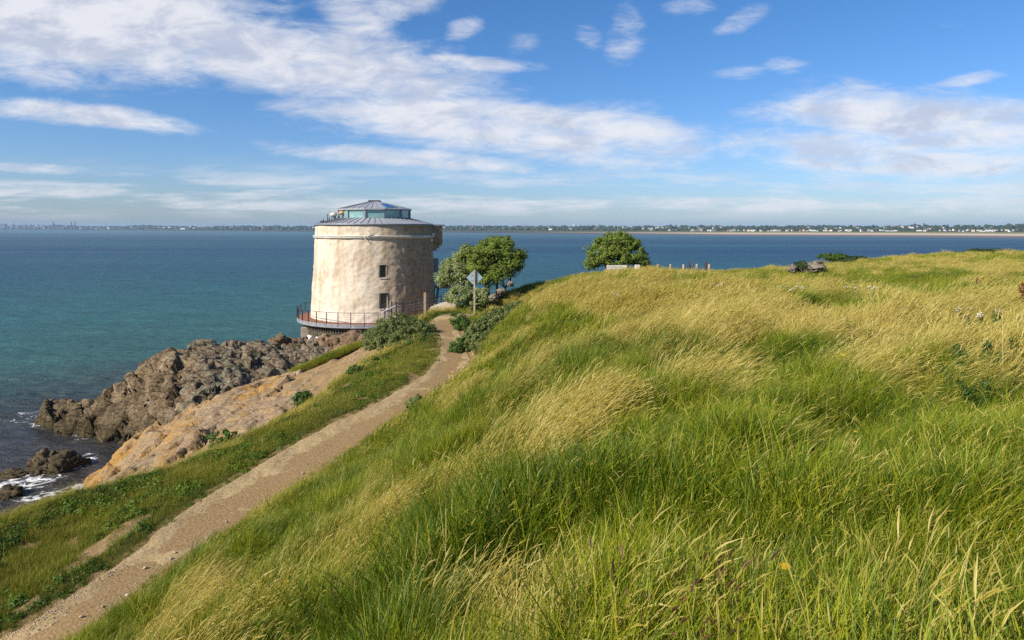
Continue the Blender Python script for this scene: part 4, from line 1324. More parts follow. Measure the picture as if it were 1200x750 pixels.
# warning sign seen from behind
sg = empty('diamond_sign', at(556, 363.5, 49.6))
tag(sg, 'diamond shaped road sign seen from behind on a tall wooden post', 'sign')
zc_ = float(at(556, 325.5, 49.6)[2]) - sg.location.z
mb = MB(); mb.box((0, -0.03, (zc_ + 0.55) / 2 - 0.3), (0.13, 0.11, zc_ + 0.55 + 0.6), 0, 0.01); mb.build('post', m_wood, sg)
mb = MB(); rot = Matrix.Rotation(R(45), 3, 'Y')
mb.box((0.02, 0.06, zc_), (0.86, 0.03, 0.86), bev=0.012, rot=rot)
pan = mb.build('panel', mat_plain('grey_blue_sign_back', (0.33, 0.44, 0.45), 0.45, 0.5, 0.2, var=0.1), sg)
for dz in (0.18, -0.20):
    mb = MB(); mb.box((0.02, 0.03, zc_ + dz), (0.52, 0.03, 0.05)); mb.build('bracket', m_frame, pan)

# ------------------------------------------------------------------ foliage
def leaf_mat(name, stops, scale=1.2, trans=0.35, back=None):
    m, k, out = new_mat(name)
    P = k.pos()
    n = k.math('ADD', k.math('MULTIPLY', k.noise(P, scale, 4, 0.6), 0.6), k.math('MULTIPLY', k.noise(P, scale * 9, 2, 0.6), 0.4))
    c = k.ramp(n, stops)
    if back:
        g = k.new('ShaderNodeNewGeometry')
        c = k.mix(g.outputs['Backfacing'], c, back)
    d = k.new('ShaderNodeBsdfPrincipled')
    k.put(d.inputs['Base Color'], c)
    d.inputs['Roughness'].default_value = 0.55
    d.inputs['Specular IOR Level'].default_value = 0.25
    t = k.new('ShaderNodeBsdfTranslucent')
    k.put(t.inputs['Color'], k.mix(1.0, c, (1.25, 1.25, 0.6), 'MULTIPLY'))
    x = k.new('ShaderNodeMixShader')
    x.inputs[0].default_value = trans
    k.l.new(d.outputs[0], x.inputs[1]); k.l.new(t.outputs[0], x.inputs[2])
    k.l.new(x.outputs[0], out.inputs['Surface'])
    return m


def unit(v): return v / (np.linalg.norm(v, axis=-1, keepdims=True) + 1e-9)


def leaves(centres, outdir, L, W, seed, up=0.35, jit=0.9):
    """a leaf-shaped quad at each centre, facing roughly outward"""
    g = np.random.default_rng(seed)
    n = len(centres)
    nrm = unit(outdir + np.array((0, 0, up)) + g.normal(0, jit * 0.55, (n, 3)))
    d = unit(np.cross(nrm, g.normal(0, 1, (n, 3))))
    w = np.cross(nrm, d)
    l = L * g.uniform(0.65, 1.35, (n, 1)); ww = W * g.uniform(0.7, 1.3, (n, 1))
    V = np.stack([centres - d * l / 2, centres + w * ww / 2 - d * l * 0.05 + nrm * ww * 0.12, centres + d * l / 2, centres - w * ww / 2 - d * l * 0.05 + nrm * ww * 0.12], 1).reshape(-1, 3)
    return V, np.arange(n * 4).reshape(n, 4)


def crown_points(blobs, clumps, per, crad, seed, shell=0.75):
    """leaf centres in clumps through the outer volume of ellipsoid blobs (cx,cy,cz,rx,ry,rz)"""
    g = np.random.default_rng(seed)
    vol = np.array([b[3] * b[4] * b[5] for b in blobs]) ** 0.67
    vol /= vol.sum()
    C = []; O = []
    for b, fr in zip(blobs, vol):
        n = max(4, int(clumps * fr))
        d = unit(g.normal(0, 1, (n, 3)))
        r = g.uniform(shell ** 3, 1.0, (n, 1)) ** (1 / 3) * (1 + 0.20 * fbm(d * 2.2 + seed, 3, seed)[:, None])
        cc = np.array(b[:3]) + d * r * np.array(b[3:6])
        cs = crad * g.uniform(0.6, 1.3, (n, 1, 1))
        q = unit(g.normal(0, 1, (n, per, 3))) * g.uniform(0.2, 1, (n, per, 1)) ** 0.5 * cs * np.array((1, 1, 0.75))
        C.append((cc[:, None] + q).reshape(-1, 3)); O.append((unit(q) * 0.8 + d[:, None] * 0.6).reshape(-1, 3))
    return np.vstack(C), np.vstack(O)


m_bark = mat_plain('dark_bark', (0.075, 0.055, 0.04), 0.9, 0.2, var=0.4, scale=6, bump=0.5)
m_leaf = leaf_mat('windswept_leaf', [(0.30, (0.055, 0.100, 0.012)), (0.44, (0.125, 0.185, 0.022)), (0.58, (0.23, 0.28, 0.042)), (0.74, (0.34, 0.36, 0.085))], 1.4, 0.32)
m_leafpale = leaf_mat('pale_backed_leaf', [(0.30, (0.045, 0.085, 0.012)), (0.45, (0.11, 0.165, 0.028)), (0.60, (0.21, 0.26, 0.06)), (0.75, (0.34, 0.36, 0.13))], 1.6, 0.3, (0.28, 0.32, 0.12))
m_bushleaf = leaf_mat('grey_green_leaf', [(0.30, (0.055, 0.088, 0.020)), (0.44, (0.120, 0.160, 0.042)), (0.58, (0.200, 0.235, 0.075)), (0.74, (0.28, 0.30, 0.105))], 1.3, 0.28)
m_brightleaf = leaf_mat('bright_leaf', [(0.30, (0.03, 0.065, 0.010)), (0.5, (0.075, 0.14, 0.018)), (0.7, (0.13, 0.21, 0.035))], 2.0, 0.35)
m_darkleaf = leaf_mat('dark_leaf', [(0.30, (0.018, 0.036, 0.010)), (0.5, (0.040, 0.07, 0.018)), (0.7, (0.075, 0.11, 0.03))], 2.0, 0.25)


def limb(mb, a, b, r0, r1, seed, sag=0.18):
    g = np.random.default_rng(seed)
    a = np.array(a, float); b = np.array(b, float); n = 7
    L = np.linalg.norm(b - a)
    off = g.normal(0, sag * L * 0.35, (2, 3))
    pts = []
    for t in np.linspace(0, 1, n):
        p = a * (1 - t) + b * t + off[0] * math.sin(t * math.pi) + off[1] * math.sin(t * 2 * math.pi) * 0.5
        pts.append(p)
    mb.tube(pts, list(np.linspace(r0, r1, n)), 7)
    return pts


def tree(name, base, stems, blobs, mat, label, catg, clumps, per, crad, L, W, seed, group=None, shell=0.7):
    t = empty(name, base)
    tag(t, label, catg, group)
    mb = MB(); g = np.random.default_rng(seed)
    for i, (off, top, r) in enumerate(stems):
        pts = limb(mb, off, top, r, r * 0.55, seed + i)
        for j in range(7):                                   # limbs into the crown
            b = blobs[int(g.integers(len(blobs)))]
            tgt = np.array(b[:3]) + unit(g.normal(0, 1, 3)) * np.array(b[3:6]) * 0.7
            st_ = pts[int(g.integers(3, 7))]
            q = limb(mb, st_, tgt, r * 0.45, r * 0.12, seed * 7 + i * 10 + j, 0.3)
            for u in range(2):
                tg2 = np.array(q[4]) + g.normal(0, 0.5, 3) * (1, 1, 0.6)
                limb(mb, q[3], tg2, r * 0.16, r * 0.06, seed * 9 + j + u, 0.3)
    mb.build('trunk', m_bark, t, True)
    C, O = crown_points(blobs, clumps, per, crad, seed, shell)
    V, F = leaves(C, O, L, W, seed + 3)
    np_mesh('crown', V, F, mat, t)
    return t


# two wind-bent trees and the shrub at their feet, beside the tower
b1 = at(574, 352, 57.5)
def off(px, py, Y, base): return tuple(at(px, py, Y) - base)
def blob(px, py, Y, rx, ry, rz, base): return (*off(px, py, Y, base), rx, ry, rz)
bl = [blob(582, 295, 58, 1.55, 1.6, 0.95, b1), blob(566, 300, 58, 1.3, 1.5, 0.95, b1), blob(597, 301, 58, 1.1, 1.3, 0.8, b1), blob(604, 308, 57.6, 0.75, 1.0, 0.62, b1), blob(577, 288, 58.5, 1.2, 1.3, 0.62, b1), blob(560, 312, 57.6, 0.9, 1.1, 0.7, b1),
      blob(590, 313, 57.4, 0.9, 0.9, 0.5, b1), blob(575, 318, 57.6, .8, .9, .6, b1), blob(600, 316, 57.6, .6, .8, .4, b1), blob(572, 328, 57.4, .75, .8, .6, b1), blob(586, 322, 57.4, .7, .8, .5, b1), blob(612, 297, 57.8, .35, .5, .3, b1), blob(570, 286, 58.4, .5, .7, .35, b1), blob(553, 303, 58.2, 1.0, 1.1, .7, b1), blob(608, 300, 57.8, .6, .8, .5, b1), blob(588, 284, 58.3, 1.0, 1.2, .5, b1)]
tree('windswept_tree', b1, [((0, 0, -0.6), off(571, 312, 58, b1), 0.13), ((0.35, 0.3, -0.5), off(586, 310, 58, b1), 0.12), ((-0.5, 0.2, -0.6), off(562, 318, 58, b1), 0.10), ((0.7, 0.4, -0.4), off(596, 308, 58, b1), 0.09)],
     bl, m_leaf, 'wind bent evergreen tree with several bare trunks leaning away from the tower', 'tree', 560, 46, 0.36, 0.17, 0.085, 11)
b2 = at(546, 355, 59.0)
bl = [blob(545, 309, 59.5, 1.35, 1.5, 1.2, b2), blob(533, 319, 59, 1.25, 1.3, 1.05, b2), blob(521, 327, 59, 0.75, 0.9, 0.65, b2), blob(552, 322, 58.5, 1.2, 1.2, 1.0, b2), blob(540, 303, 60, 0.8, 1.0, 0.62, b2), blob(528, 312, 59.5, .7, .9, .6, b2), blob(556, 301, 59.2, 1.0, 1.1, .85, b2), blob(560, 314, 58.6, .9, 1.0, .8, b2), blob(550, 293, 59.8, .8, .9, .5, b2)]
tree('windswept_tree', b2, [((0, 0, -0.6), off(544, 322, 59, b2), 0.13), ((-0.3, 0.2, -0.6), off(533, 328, 59, b2), 0.10)], bl, m_leafpale, 'pale leaved wind bent tree touching the tower side of its darker neighbour', 'tree', 520, 44, 0.33, 0.17, 0.09, 12)
b3 = at(546, 360, 57.0)
bl = [blob(540, 345, 57, 1.15, 1.0, 0.85, b3), blob(554, 350, 57, 1.0, 1.0, 0.85, b3), blob(530, 347, 57.3, 0.6, 0.7, 0.55, b3), blob(566, 347, 57, 0.8, 0.9, 0.7, b3)]
tree('shrub', b3, [((0, 0, -0.4), off(543, 348, 57, b3), 0.06), ((0.3, 0, -0.4), off(556, 350, 57, b3), 0.06)], bl, m_leafpale, 'low leafy shrub behind the diamond sign below the windswept trees', 'shrub', 210, 40, 0.30, 0.15, 0.085, 13)
# the rounded tree on the brow
b4 = at(722, 322, 52.5)
bl = [blob(722, 287, 53, 1.45, 1.4, 0.85, b4), blob(707, 297, 53, 1.25, 1.3, 0.85, b4), blob(740, 297, 53, 1.2, 1.3, 0.85, b4), blob(697, 304, 53, 0.75, 1.0, 0.55, b4), blob(750, 306, 53, 0.7, 1.0, 0.55, b4), blob(722, 301, 52.3, 1.3, 1.1, 0.85, b4),
      blob(714, 283, 53.2, 0.8, 0.9, 0.55, b4), blob(731, 281, 53.2, 0.75, 0.9, 0.5, b4), blob(742, 287, 53, .55, .8, .5, b4), blob(690, 311, 52.8, .5, .7, .4, b4), blob(726, 275, 53.2, .4, .5, .32, b4), blob(703, 287, 53, .55, .7, .4, b4), blob(757, 312, 52.8, .45, .6, .35, b4)]
tree('round_tree', b4, [((0, 0, -0.6), off(720, 296, 53, b4), 0.13), ((0.3, 0.1, -0.5), off(734, 298, 53, b4), 0.1), ((-0.4, 0.1, -0.5), off(707, 299, 53, b4), 0.1)], bl, m_leaf, 'rounded green tree standing alone on the brow of the grassy hill behind the bench', 'tree', 470, 44, 0.30, 0.15, 0.08, 14)


def bush(name, base, blobs, mat, label, clumps, per, crad, L, W, seed, group=None, catg='bush'):
    t = empty(name, base); tag(t, label, catg, group)
    g = np.random.default_rng(seed); mb = MB()
    for i in range(8):
        b = blobs[int(g.integers(len(blobs)))]
        limb(mb, (g.normal(0, 0.2), g.normal(0, 0.2), -0.3), np.array(b[:3]) + g.normal(0, 0.3, 3) * np.array(b[3:6]), 0.035, 0.012, seed * 5 + i, 0.25)
    mb.build('stem', m_bark, t, True)
    C, O = crown_points(blobs, clumps, per, crad, seed, 0.82)
    V, F = leaves(C, O, L, W, seed + 3)
    np_mesh('foliage', V, F, mat, t)
    return t


bb = at(482, 404, 45.6)
bl = [blob(454, 395, 45.8, 1.31, 1.17, 1.25, bb), blob(471, 392, 46.0, 1.56, 1.36, 1.38, bb), blob(488, 399, 45.4, 1.36, 1.26, 1.44, bb), blob(500, 407, 44.8, 0.83, 0.97, 1.19, bb), blob(478, 407, 44.4, 1.46, 1.07, 1.25, bb), blob(439, 401, 46.0, 0.87, 0.87, 0.94, bb), blob(494, 415, 44.0, 0.87, 0.87, 0.94, bb), blob(460, 405, 44.8, 1.17, 0.97, 1.06, bb)]
bush('round_bush', bb, bl, m_bushleaf, 'grey green rounded bush on the mound between footpath and tower deck', 1700, 40, 0.17, 0.11, 0.05, 21)
bb = at(566, 400, 41.5)
bl = [blob(553, 403, 41.5, 0.79, 1.04, 0.94, bb), blob(566, 397, 41.5, 1.15, 1.15, 1.25, bb), blob(581, 389, 42, 1.25, 1.15, 1.38, bb), blob(596, 379, 42.5, 1.04, 1.15, 1.12, bb), blob(608, 370, 43, 0.84, 1.04, 0.88, bb), blob(574, 407, 40.5, 0.94, 0.94, 0.75, bb)]
bush('round_bush', bb, bl, m_bushleaf, 'grey green bush on the hill side of the footpath bend', 1600, 40, 0.17, 0.11, 0.05, 22)
bb = at(538, 377, 47.5)
bl = [blob(537, 375, 47.5, .55, 0.9, .55, bb), blob(541, 381, 46.5, .5, .8, .5, bb)]
bush('low_bush', bb, bl, m_brightleaf, 'small bright green bush right of the footpath just before its brow', 90, 44, 0.2, 0.11, 0.06, 23)
bb = at(538, 411, 41.0)
bl = [blob(537, 408, 41, .5, .7, .55, bb)]
bush('low_bush', bb, bl, m_brightleaf, 'bright green leafy clump at the foot of the hillside grey bush', 60, 44, 0.2, 0.12, 0.07, 24)
LB = [(482, 418, 43.3, .7, .7, 'dark green leafy clump below the round bush beside the footpath', m_brightleaf), (445, 432, 40.5, .75, .5, 'bright leafy plant on the verge below the bare soil bank', m_brightleaf),
      (418, 440, 38.6, .5, .4, 'small bright plant on the verge near the dirt hollow', m_brightleaf), (262, 522, 30.0, .75, .45, 'leafy green plant on the verge edge over the ochre slab', m_brightleaf),
      (488, 478, 29.5, .4, .35, 'small dark plant on the hillside corner right of the footpath', m_bushleaf), (355, 470, 36, .5, .35, 'low green plant at the top edge of the ochre slab', m_brightleaf)]
for i, (x, y, Y, w, h, lab, mt) in enumerate(LB):
    bb = at(x, y, Y)
    bush('leafy_plant', bb, [(0, 0, h * 0.4, w, w * .8, h), (w * .6, .1, h * .2, w * .6, w * .6, h * .7)], mt, lab, 60, 36, 0.16, 0.12, 0.075, 30 + i, None, 'plant')
SK = [(1160, 299, 69, 2.2, .42, 'long dark green scrub patch on the skyline at the far lawn edge', 5), (1120, 301, 69, 1.3, .32, 'dark scrub beside the long skyline patch on the far lawn', 3), (1006, 306, 65, 1.1, .26, 'dark low bush at the far lawn edge right of the round skyline clump', 3),
      (977, 303, 66, 1.0, .32, 'bright round bush clump on the far lawn skyline behind the boulders', 2), (938, 316, 50.8, .5, .45, 'dark bush growing between the pale boulders on the far lawn', 1),
      ]
for i, (x, y, Y, w, h, lab, nb_) in enumerate(SK):
    bb = at(x, y, Y)
    g = np.random.default_rng(50 + i)
    bl = [(w * (u - (nb_ - 1) / 2) * 0.8 / max(1, nb_ / 2), g.normal(0, .2), h * g.uniform(.3, .6), w / max(1, nb_ * .5), .8, h * g.uniform(.7, 1.1)) for u in range(nb_)]
    bush('scrub_bush', bb, bl, m_darkleaf if i != 3 else m_brightleaf, lab, 60 + 40 * nb_, 40, 0.2, 0.14, 0.08, 60 + i)

# ------------------------------------------------------------------ grass
def blades(n, rad, Lr, Wr, lean, curl, dry, seed, nseg=4, head=0.0, headw=0.0, spread=0.5, hcol=None):
    """arrays for n grass blades growing in a disc, leaning with the wind (+X)"""
    g = np.random.default_rng(seed)
    r = rad * np.sqrt(g.uniform(0, 1, n)); th = g.uniform(0, 2 * math.pi, n)
    base = np.stack([r * np.cos(th), r * np.sin(th), np.full(n, -0.05)], -1)
    L = g.uniform(*Lr, n); W = g.uniform(*Wr, n)
    a0 = g.normal(0, spread, (n, 2)) + np.array((lean, 0.10 * lean))     # starting tilt
    a1 = a0 + np.stack([np.abs(g.normal(curl, curl * 0.45, n)), g.normal(0, curl * 0.35, n)], -1)
    t = np.linspace(0, 1, nseg + 1)
    pts = np.zeros((n, nseg + 1, 3)); pts[:, 0] = base
    for i in range(nseg):
        tilt = a0 + (a1 - a0) * ((i + 0.5) / nseg) ** 1.2
        d = np.concatenate([tilt, np.ones((n, 1))], 1); d = unit(d)
        pts[:, i + 1] = pts[:, i] + d * (L / nseg)[:, None]
    tan = unit(np.gradient(pts, axis=1))
    fdir = g.uniform(0, math.pi, n)
    side = np.stack([np.cos(fdir), np.sin(fdir), np.zeros(n)], -1)[:, None] + 0 * pts
    side = unit(side - tan * (side * tan).sum(-1, keepdims=True))
    prof = np.clip(1.15 * (1 - t) ** 0.65, 0.07, 1) if head == 0 else np.full(nseg + 1, 1.0)
    wv = W[:, None] * prof[None]
    V = np.stack([pts - side * wv[..., None] / 2, pts + side * wv[..., None] / 2], 2).reshape(-1, 3)
    m = 2 * (nseg + 1)
    q = np.array([(2 * i, 2 * i + 1, 2 * i + 3, 2 * i + 2) for i in range(nseg)])
    F = (np.arange(n)[:, None, None] * m + q[None]).reshape(-1, 4)
    hh = np.repeat(np.tile(t, n), 2)
    rr = np.repeat(g.uniform(0, 1, n), m)
    dd = np.full(len(V), float(dry))
    out = [(V, F, hh, rr, dd)]
    if head > 0:                                               # seed heads: two crossed tapered strips at the stem tip
        tip = pts[:, -1]; d = tan[:, -1]; hl = (L * head)[:, None]
        d2 = unit(d + np.array((0.25, 0.0, -0.22)))
        for ax in (0, 1):
            sd_ = side[:, -1] if ax == 0 else np.cross(d, side[:, -1])
            sec = []
            for s, w in ((-0.15, 0.15), (0.15, 0.8), (0.45, 1.0), (0.8, 0.6), (1.15, 0.08)):
                c = tip + (d * min(s, 0.4) + d2 * max(0, s - 0.4)) * hl
                j = g.uniform(0.75, 1.25, (n, 1))
                sec.append(np.stack([c - sd_ * headw * w * j / 2, c + sd_ * headw * w * j / 2], 1))
            V2 = np.stack(sec, 1).reshape(-1, 3)
            q = np.array([(2 * i, 2 * i + 1, 2 * i + 3, 2 * i + 2) for i in range(4)])
            F2 = (np.arange(n)[:, None, None] * 10 + q[None]).reshape(-1, 4)
            out.append((V2, F2, np.ones(len(V2)), np.repeat(g.uniform(0, 1, n), 10), np.full(len(V2), dry if hcol is None else hcol)))
    return out


def join(parts):
    V = []; F = []; a = []; b = []; c = []; o = 0
    for v, f, h, r, d in parts:
        V.append(v); F.append(f + o); a.append(h); b.append(r); c.append(d); o += len(v)
    return np.vstack(V), np.vstack(F), np.concatenate(a), np.concatenate(b), np.concatenate(c)


m_grass, k, out = new_mat('grass_blade')
P = k.pos()
rb = k.attr('rnd'); dryv = k.attr('dry'); hv = k.attr('along')
big = k.noise(P, 0.33, 4, 0.6, 0.5)
v = k.math('ADD', k.math('MULTIPLY', big, 0.62), k.math('MULTIPLY', rb, 0.42))
green = k.ramp(v, [(0.26, (0.034, 0.082, 0.005)), (0.42, (0.098, 0.165, 0.007)), (0.55, (0.215, 0.258, 0.010)), (0.70, (0.370, 0.350, 0.022))])
straw = k.ramp(rb, [(0.0, (0.31, 0.26, 0.036)), (0.5, (0.50, 0.41, 0.090)), (1.0, (0.68, 0.57, 0.22))])
brown = k.ramp(rb, [(0.0, (0.085, 0.045, 0.020)), (0.6, (0.17, 0.085, 0.040)), (1.0, (0.27, 0.15, 0.07))])
yel = (0.62, 0.42, 0.02)
c = k.mix(k.maprange(dryv, 0.05, 0.95), green, straw)
c = k.mix(k.maprange(dryv, 1.2, 1.8), c, brown)
c = k.mix(k.maprange(dryv, 2.2, 2.8), c, yel)
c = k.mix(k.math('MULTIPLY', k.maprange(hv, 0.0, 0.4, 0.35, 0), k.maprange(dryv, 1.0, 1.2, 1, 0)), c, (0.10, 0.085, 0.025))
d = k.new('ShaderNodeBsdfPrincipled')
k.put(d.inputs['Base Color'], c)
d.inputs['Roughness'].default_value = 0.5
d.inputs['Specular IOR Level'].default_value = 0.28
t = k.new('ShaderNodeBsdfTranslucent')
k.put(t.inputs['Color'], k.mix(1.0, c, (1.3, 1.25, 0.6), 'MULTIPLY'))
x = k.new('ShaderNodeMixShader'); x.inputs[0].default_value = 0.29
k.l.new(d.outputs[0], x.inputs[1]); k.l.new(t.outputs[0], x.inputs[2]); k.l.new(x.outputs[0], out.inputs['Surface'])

TUFT = bpy.data.collections.new('grass_tufts')
NT_ = 0


def add_tuft(parts, dim=1.0):
    global NT_
    V, F, h, r, dd = join(parts)
    r = r * dim
    o = np_mesh('tuft_%02d' % NT_, V, F, m_grass, link=False, attrs={'along': h, 'rnd': r, 'dry': dd})
    TUFT.objects.link(o)
    NT_ += 1
    return NT_ - 1


GREEN = []; MIXED = []; STRAW = []; FG = []; FM = []; FS = []; SHORT = []; HERB = []
for i in range(5):
    GREEN.append(add_tuft(blades(54, 0.17, (0.26, 0.66), (0.006, 0.012), 0.16, 0.75, 0.0, 100 + i, 5, spread=0.40) + blades(6, 0.2, (0.3, 0.5), (0.003, 0.006), 0.5, 1.0, 0.7, 130 + i, 5, spread=0.5)
                          + blades(2, 0.2, (0.5, 0.7), (0.002, 0.003), 0.35, 0.5, 0.8, 160 + i, 5, 0.12, 0.006, 0.25), 0.84))
for i in range(4):
    MIXED.append(add_tuft(blades(46, 0.18, (0.26, 0.60), (0.005, 0.010), 0.25, 0.7, 0.14, 200 + i, 5, spread=0.38) + blades(7, 0.2, (0.3, 0.55), (0.003, 0.005), 0.5, 0.9, 0.8, 230 + i, 5, spread=0.45)
                          + blades(7, 0.2, (0.50, 0.80), (0.002, 0.0035), 0.40, 0.5, 0.9, 260 + i, 5, 0.14, 0.007, 0.22)))
for i in range(4):
    STRAW.append(add_tuft(blades(26, 0.2, (0.25, 0.5), (0.004, 0.006), 0.40, 0.7, 0.35, 300 + i, 5, spread=0.3) + blades(18, 0.22, (0.35, 0.65), (0.003, 0.005), 0.6, 0.8, 0.9, 330 + i, 5, spread=0.3)
                          + blades(26, 0.2, (0.55, 0.90), (0.002, 0.0035), 0.50, 0.55, 1.0, 360 + i, 5, 0.15, 0.008, 0.18)))
# the same kinds, coarser, for the far hill
for i in range(4):
    FG.append(add_tuft(blades(60, 0.32, (0.26, 0.58), (0.010, 0.018), 0.22, 0.7, 0.05, 400 + i, 3, spread=0.40) + blades(9, 0.34, (0.3, 0.6), (0.007, 0.012), 0.5, 0.8, 0.85, 430 + i, 3, spread=0.4)))
for i in range(3):
    FM.append(add_tuft(blades(44, 0.34, (0.26, 0.52), (0.010, 0.016), 0.35, 0.7, 0.2, 500 + i, 3, spread=0.35) + blades(34, 0.34, (0.4, 0.75), (0.006, 0.010), 0.45, 0.6, 0.95, 530 + i, 3, 0.16, 0.014, 0.25)))
for i in range(3):
    FS.append(add_tuft(blades(20, 0.34, (0.24, 0.45), (0.010, 0.015), 0.40, 0.7, 0.45, 600 + i, 3, spread=0.3) + blades(60, 0.34, (0.45, 0.85), (0.006, 0.011), 0.5, 0.6, 1.0, 630 + i, 3, 0.16, 0.015, 0.22)))
for i in range(4):
    SHORT.append(add_tuft(blades(70, 0.22, (0.06, 0.20), (0.006, 0.011), 0.12, 0.5, 0.16, 700 + i, 3, spread=0.5) + blades(22, 0.22, (0.12, 0.3), (0.004, 0.006), 0.2, 0.4, 0.9, 730 + i, 3, spread=0.4), 0.35))


def herb(n, rad, size, hgt, dry, seed):
    g = np.random.default_rng(seed)
    r = rad * np.sqrt(g.uniform(0, 1, n)); th = g.uniform(0, 2 * math.pi, n)
    c = np.stack([r * np.cos(th), r * np.sin(th), hgt * g.uniform(0.2, 1, n) * (1 - 0.5 * r / rad)], -1)
    V, F = leaves(c, np.stack([np.cos(th), np.sin(th), 0.8 + 0 * th], -1), size, size * 0.6, seed, 0.6, 0.7)
    return [(V, F, np.ones(len(V)), np.repeat(g.uniform(0.0, 0.7, n), 4), np.full(len(V), dry))]


for i in range(3):
    HERB.append(add_tuft(herb(60, 0.24, 0.075, 0.20, 0.0, 800 + i) + blades(14, 0.2, (0.1, 0.25), (0.005, 0.009), 0.2, 0.5, 0.1, 830 + i, 3), 0.5))
REDDISH = [add_tuft(blades(22, 0.2, (0.15, 0.40), (0.003, 0.005), 0.2, 0.4, 1.35, 850 + i, 4, 0.2, 0.012, 0.3) + blades(16, 0.2, (0.08, 0.2), (0.005, 0.008), 0.2, 0.5, 0.5, 870 + i, 3)) for i in range(2)]
GOLD = [add_tuft(blades(7, 0.12, (0.55, 0.85), (0.0035, 0.005), 0.42, 0.35, 1.0, 900 + i, 6, 0.16, 0.009, 0.14) + blades(14, 0.15, (0.35, 0.6), (0.004, 0.007), 0.4, 0.8, 0.7, 930 + i, 5)) for i in range(3)]
PLANT = [add_tuft(blades(6, 0.12, (0.42, 0.62), (0.002, 0.0035), 0.15, 0.2, 1.25, 950 + i, 6, 0.09, 0.012, 0.16, 1.9) + blades(8, 0.15, (0.3, 0.5), (0.006, 0.010), 0.4, 0.8, 0.0, 970 + i, 5)) for i in range(3)]
YEL = [add_tuft(blades(2, 0.2, (0.35, 0.55), (0.003, 0.004), 0.2, 0.2, 0.2, 980 + i, 4) + [(lambda V, F, n: (V, F, np.ones(len(V)), np.full(len(V), .5), np.full(len(V), 3.0)))(*leaves(np.array([(0.1 + 0.015 * math.cos(a), 0.015 * math.sin(a), 0.52) for a in np.linspace(0, 6.28, 7)]), np.tile((0, -0.3, 1.0), (7, 1)), 0.035, 0.028, 985 + i), 0)]) for i in range(2)]
FYEL = add_tuft([(lambda V, F: (V, F, np.ones(len(V)), np.full(len(V), .5), np.full(len(V), 3.0)))(*leaves(np.random.default_rng(5).uniform((-.4, -.4, .35), (.4, .4, .6), (9, 3)), np.tile((0, -0.3, 1.0), (9, 1)), 0.06, 0.05, 990))] + blades(30, 0.34, (0.25, 0.5), (0.010, 0.016), 0.3, 0.7, 0.1, 991, 3))

# where straw shows and where it stays green, as patches on the hill
STRAWP = [(700, 425, 120, 26, -30, 0.55), (880, 440, 140, 20, -15, 0.5), (560, 475, 90, 18, -35, 0.5), (430, 560, 90, 20, -35, 0.45), (330, 650, 90, 18, -35, .4), (820, 500, 60, 14, -30, .4), (640, 590, 70, 14, -35, .4), (640, 505, 95, 26, -32, 1.0), (560, 560, 70, 22, -35, 0.6), (520, 440, 60, 14, -30, 0.5), (790, 352, 120, 18, 0, 0.8), (700, 345, 60, 14, 0, 0.8), (930, 378, 190, 20, 2, 1.0), (1000, 425, 110, 22, -8, 0.65), (1130, 400, 110, 34, 5, 0.85), (1080, 450, 90, 20, -10, 0.6),
          (850, 395, 90, 24, -15, 0.7), (720, 385, 60, 18, -30, 0.4), (610, 395, 60, 22, -35, 0.45), (640, 350, 50, 14, -25, 0.7), (600, 690, 120, 40, -20, 0.32), (420, 610, 60, 22, -35, 0.5), (300, 680, 90, 30, -35, 0.5), (170, 735, 60, 26, -30, 0.45),
          (1050, 330, 220, 10, 6, 0.7), (1120, 310, 130, 10, 2, 0.75), (1180, 345, 60, 14, 8, 0.6), (760, 325, 80, 8, 0, 0.6), (910, 340, 60, 10, 4, 0.55), (1170, 480, 60, 26, -20, 0.4), (470, 690, 60, 30, -35, 0.35), (590, 355, 30, 12, -35, .5)]
GREENP = [(690, 450, 70, 34, -25, 0.6), (620, 620, 120, 45, -20, 0.5), (780, 560, 150, 80, 0, 0.8), (1000, 600, 220, 120, 0, 0.55), (900, 470, 110, 28, -8, 0.6), (960, 355, 120, 8, 3, 0.9), (1120, 340, 120, 9, 3, 1.1), (1000, 322, 110, 8, 2, 0.9), (860, 332, 60, 6, 6, .7), (980, 408, 50, 22, 0, 0.6),
          (500, 520, 50, 20, -35, 0.6), (590, 430, 40, 16, -40, 0.5), (320, 620, 50, 16, -35, 0.6), (760, 335, 40, 5, 8, 0.7), (680, 360, 30, 14, -30, 0.5), (780, 420, 60, 26, -20, .4), (1140, 560, 110, 80, 0, .4), (950, 860, 420, 150, 0, .9), (1090, 640, 190, 90, 0, .6), (880, 640, 160, 60, 0, .4)]


def patch(px, py, L):
    s = np.zeros(len(px))
    for x, y, rx, ry, a, w in L:
        ca, sa = math.cos(R(a)), math.sin(R(a))
        u = ((px - x) * ca + (py - y) * sa) / rx; v_ = (-(px - x) * sa + (py - y) * ca) / ry
        s += w * np.exp(-(u * u + v_ * v_))
    return s


def scatter(Y0, Y1, dens, seed):
    g = np.random.default_rng(seed)
    xm = 0.86 * Y1 + 3.5
    n = int(dens * (Y1 - Y0) * 2 * xm)
    xy = np.stack([g.uniform(-xm, xm, n), g.uniform(Y0, Y1, n)], -1)
    return xy[np.abs(xy[:, 0]) < 0.86 * xy[:, 1] + 3.5], g


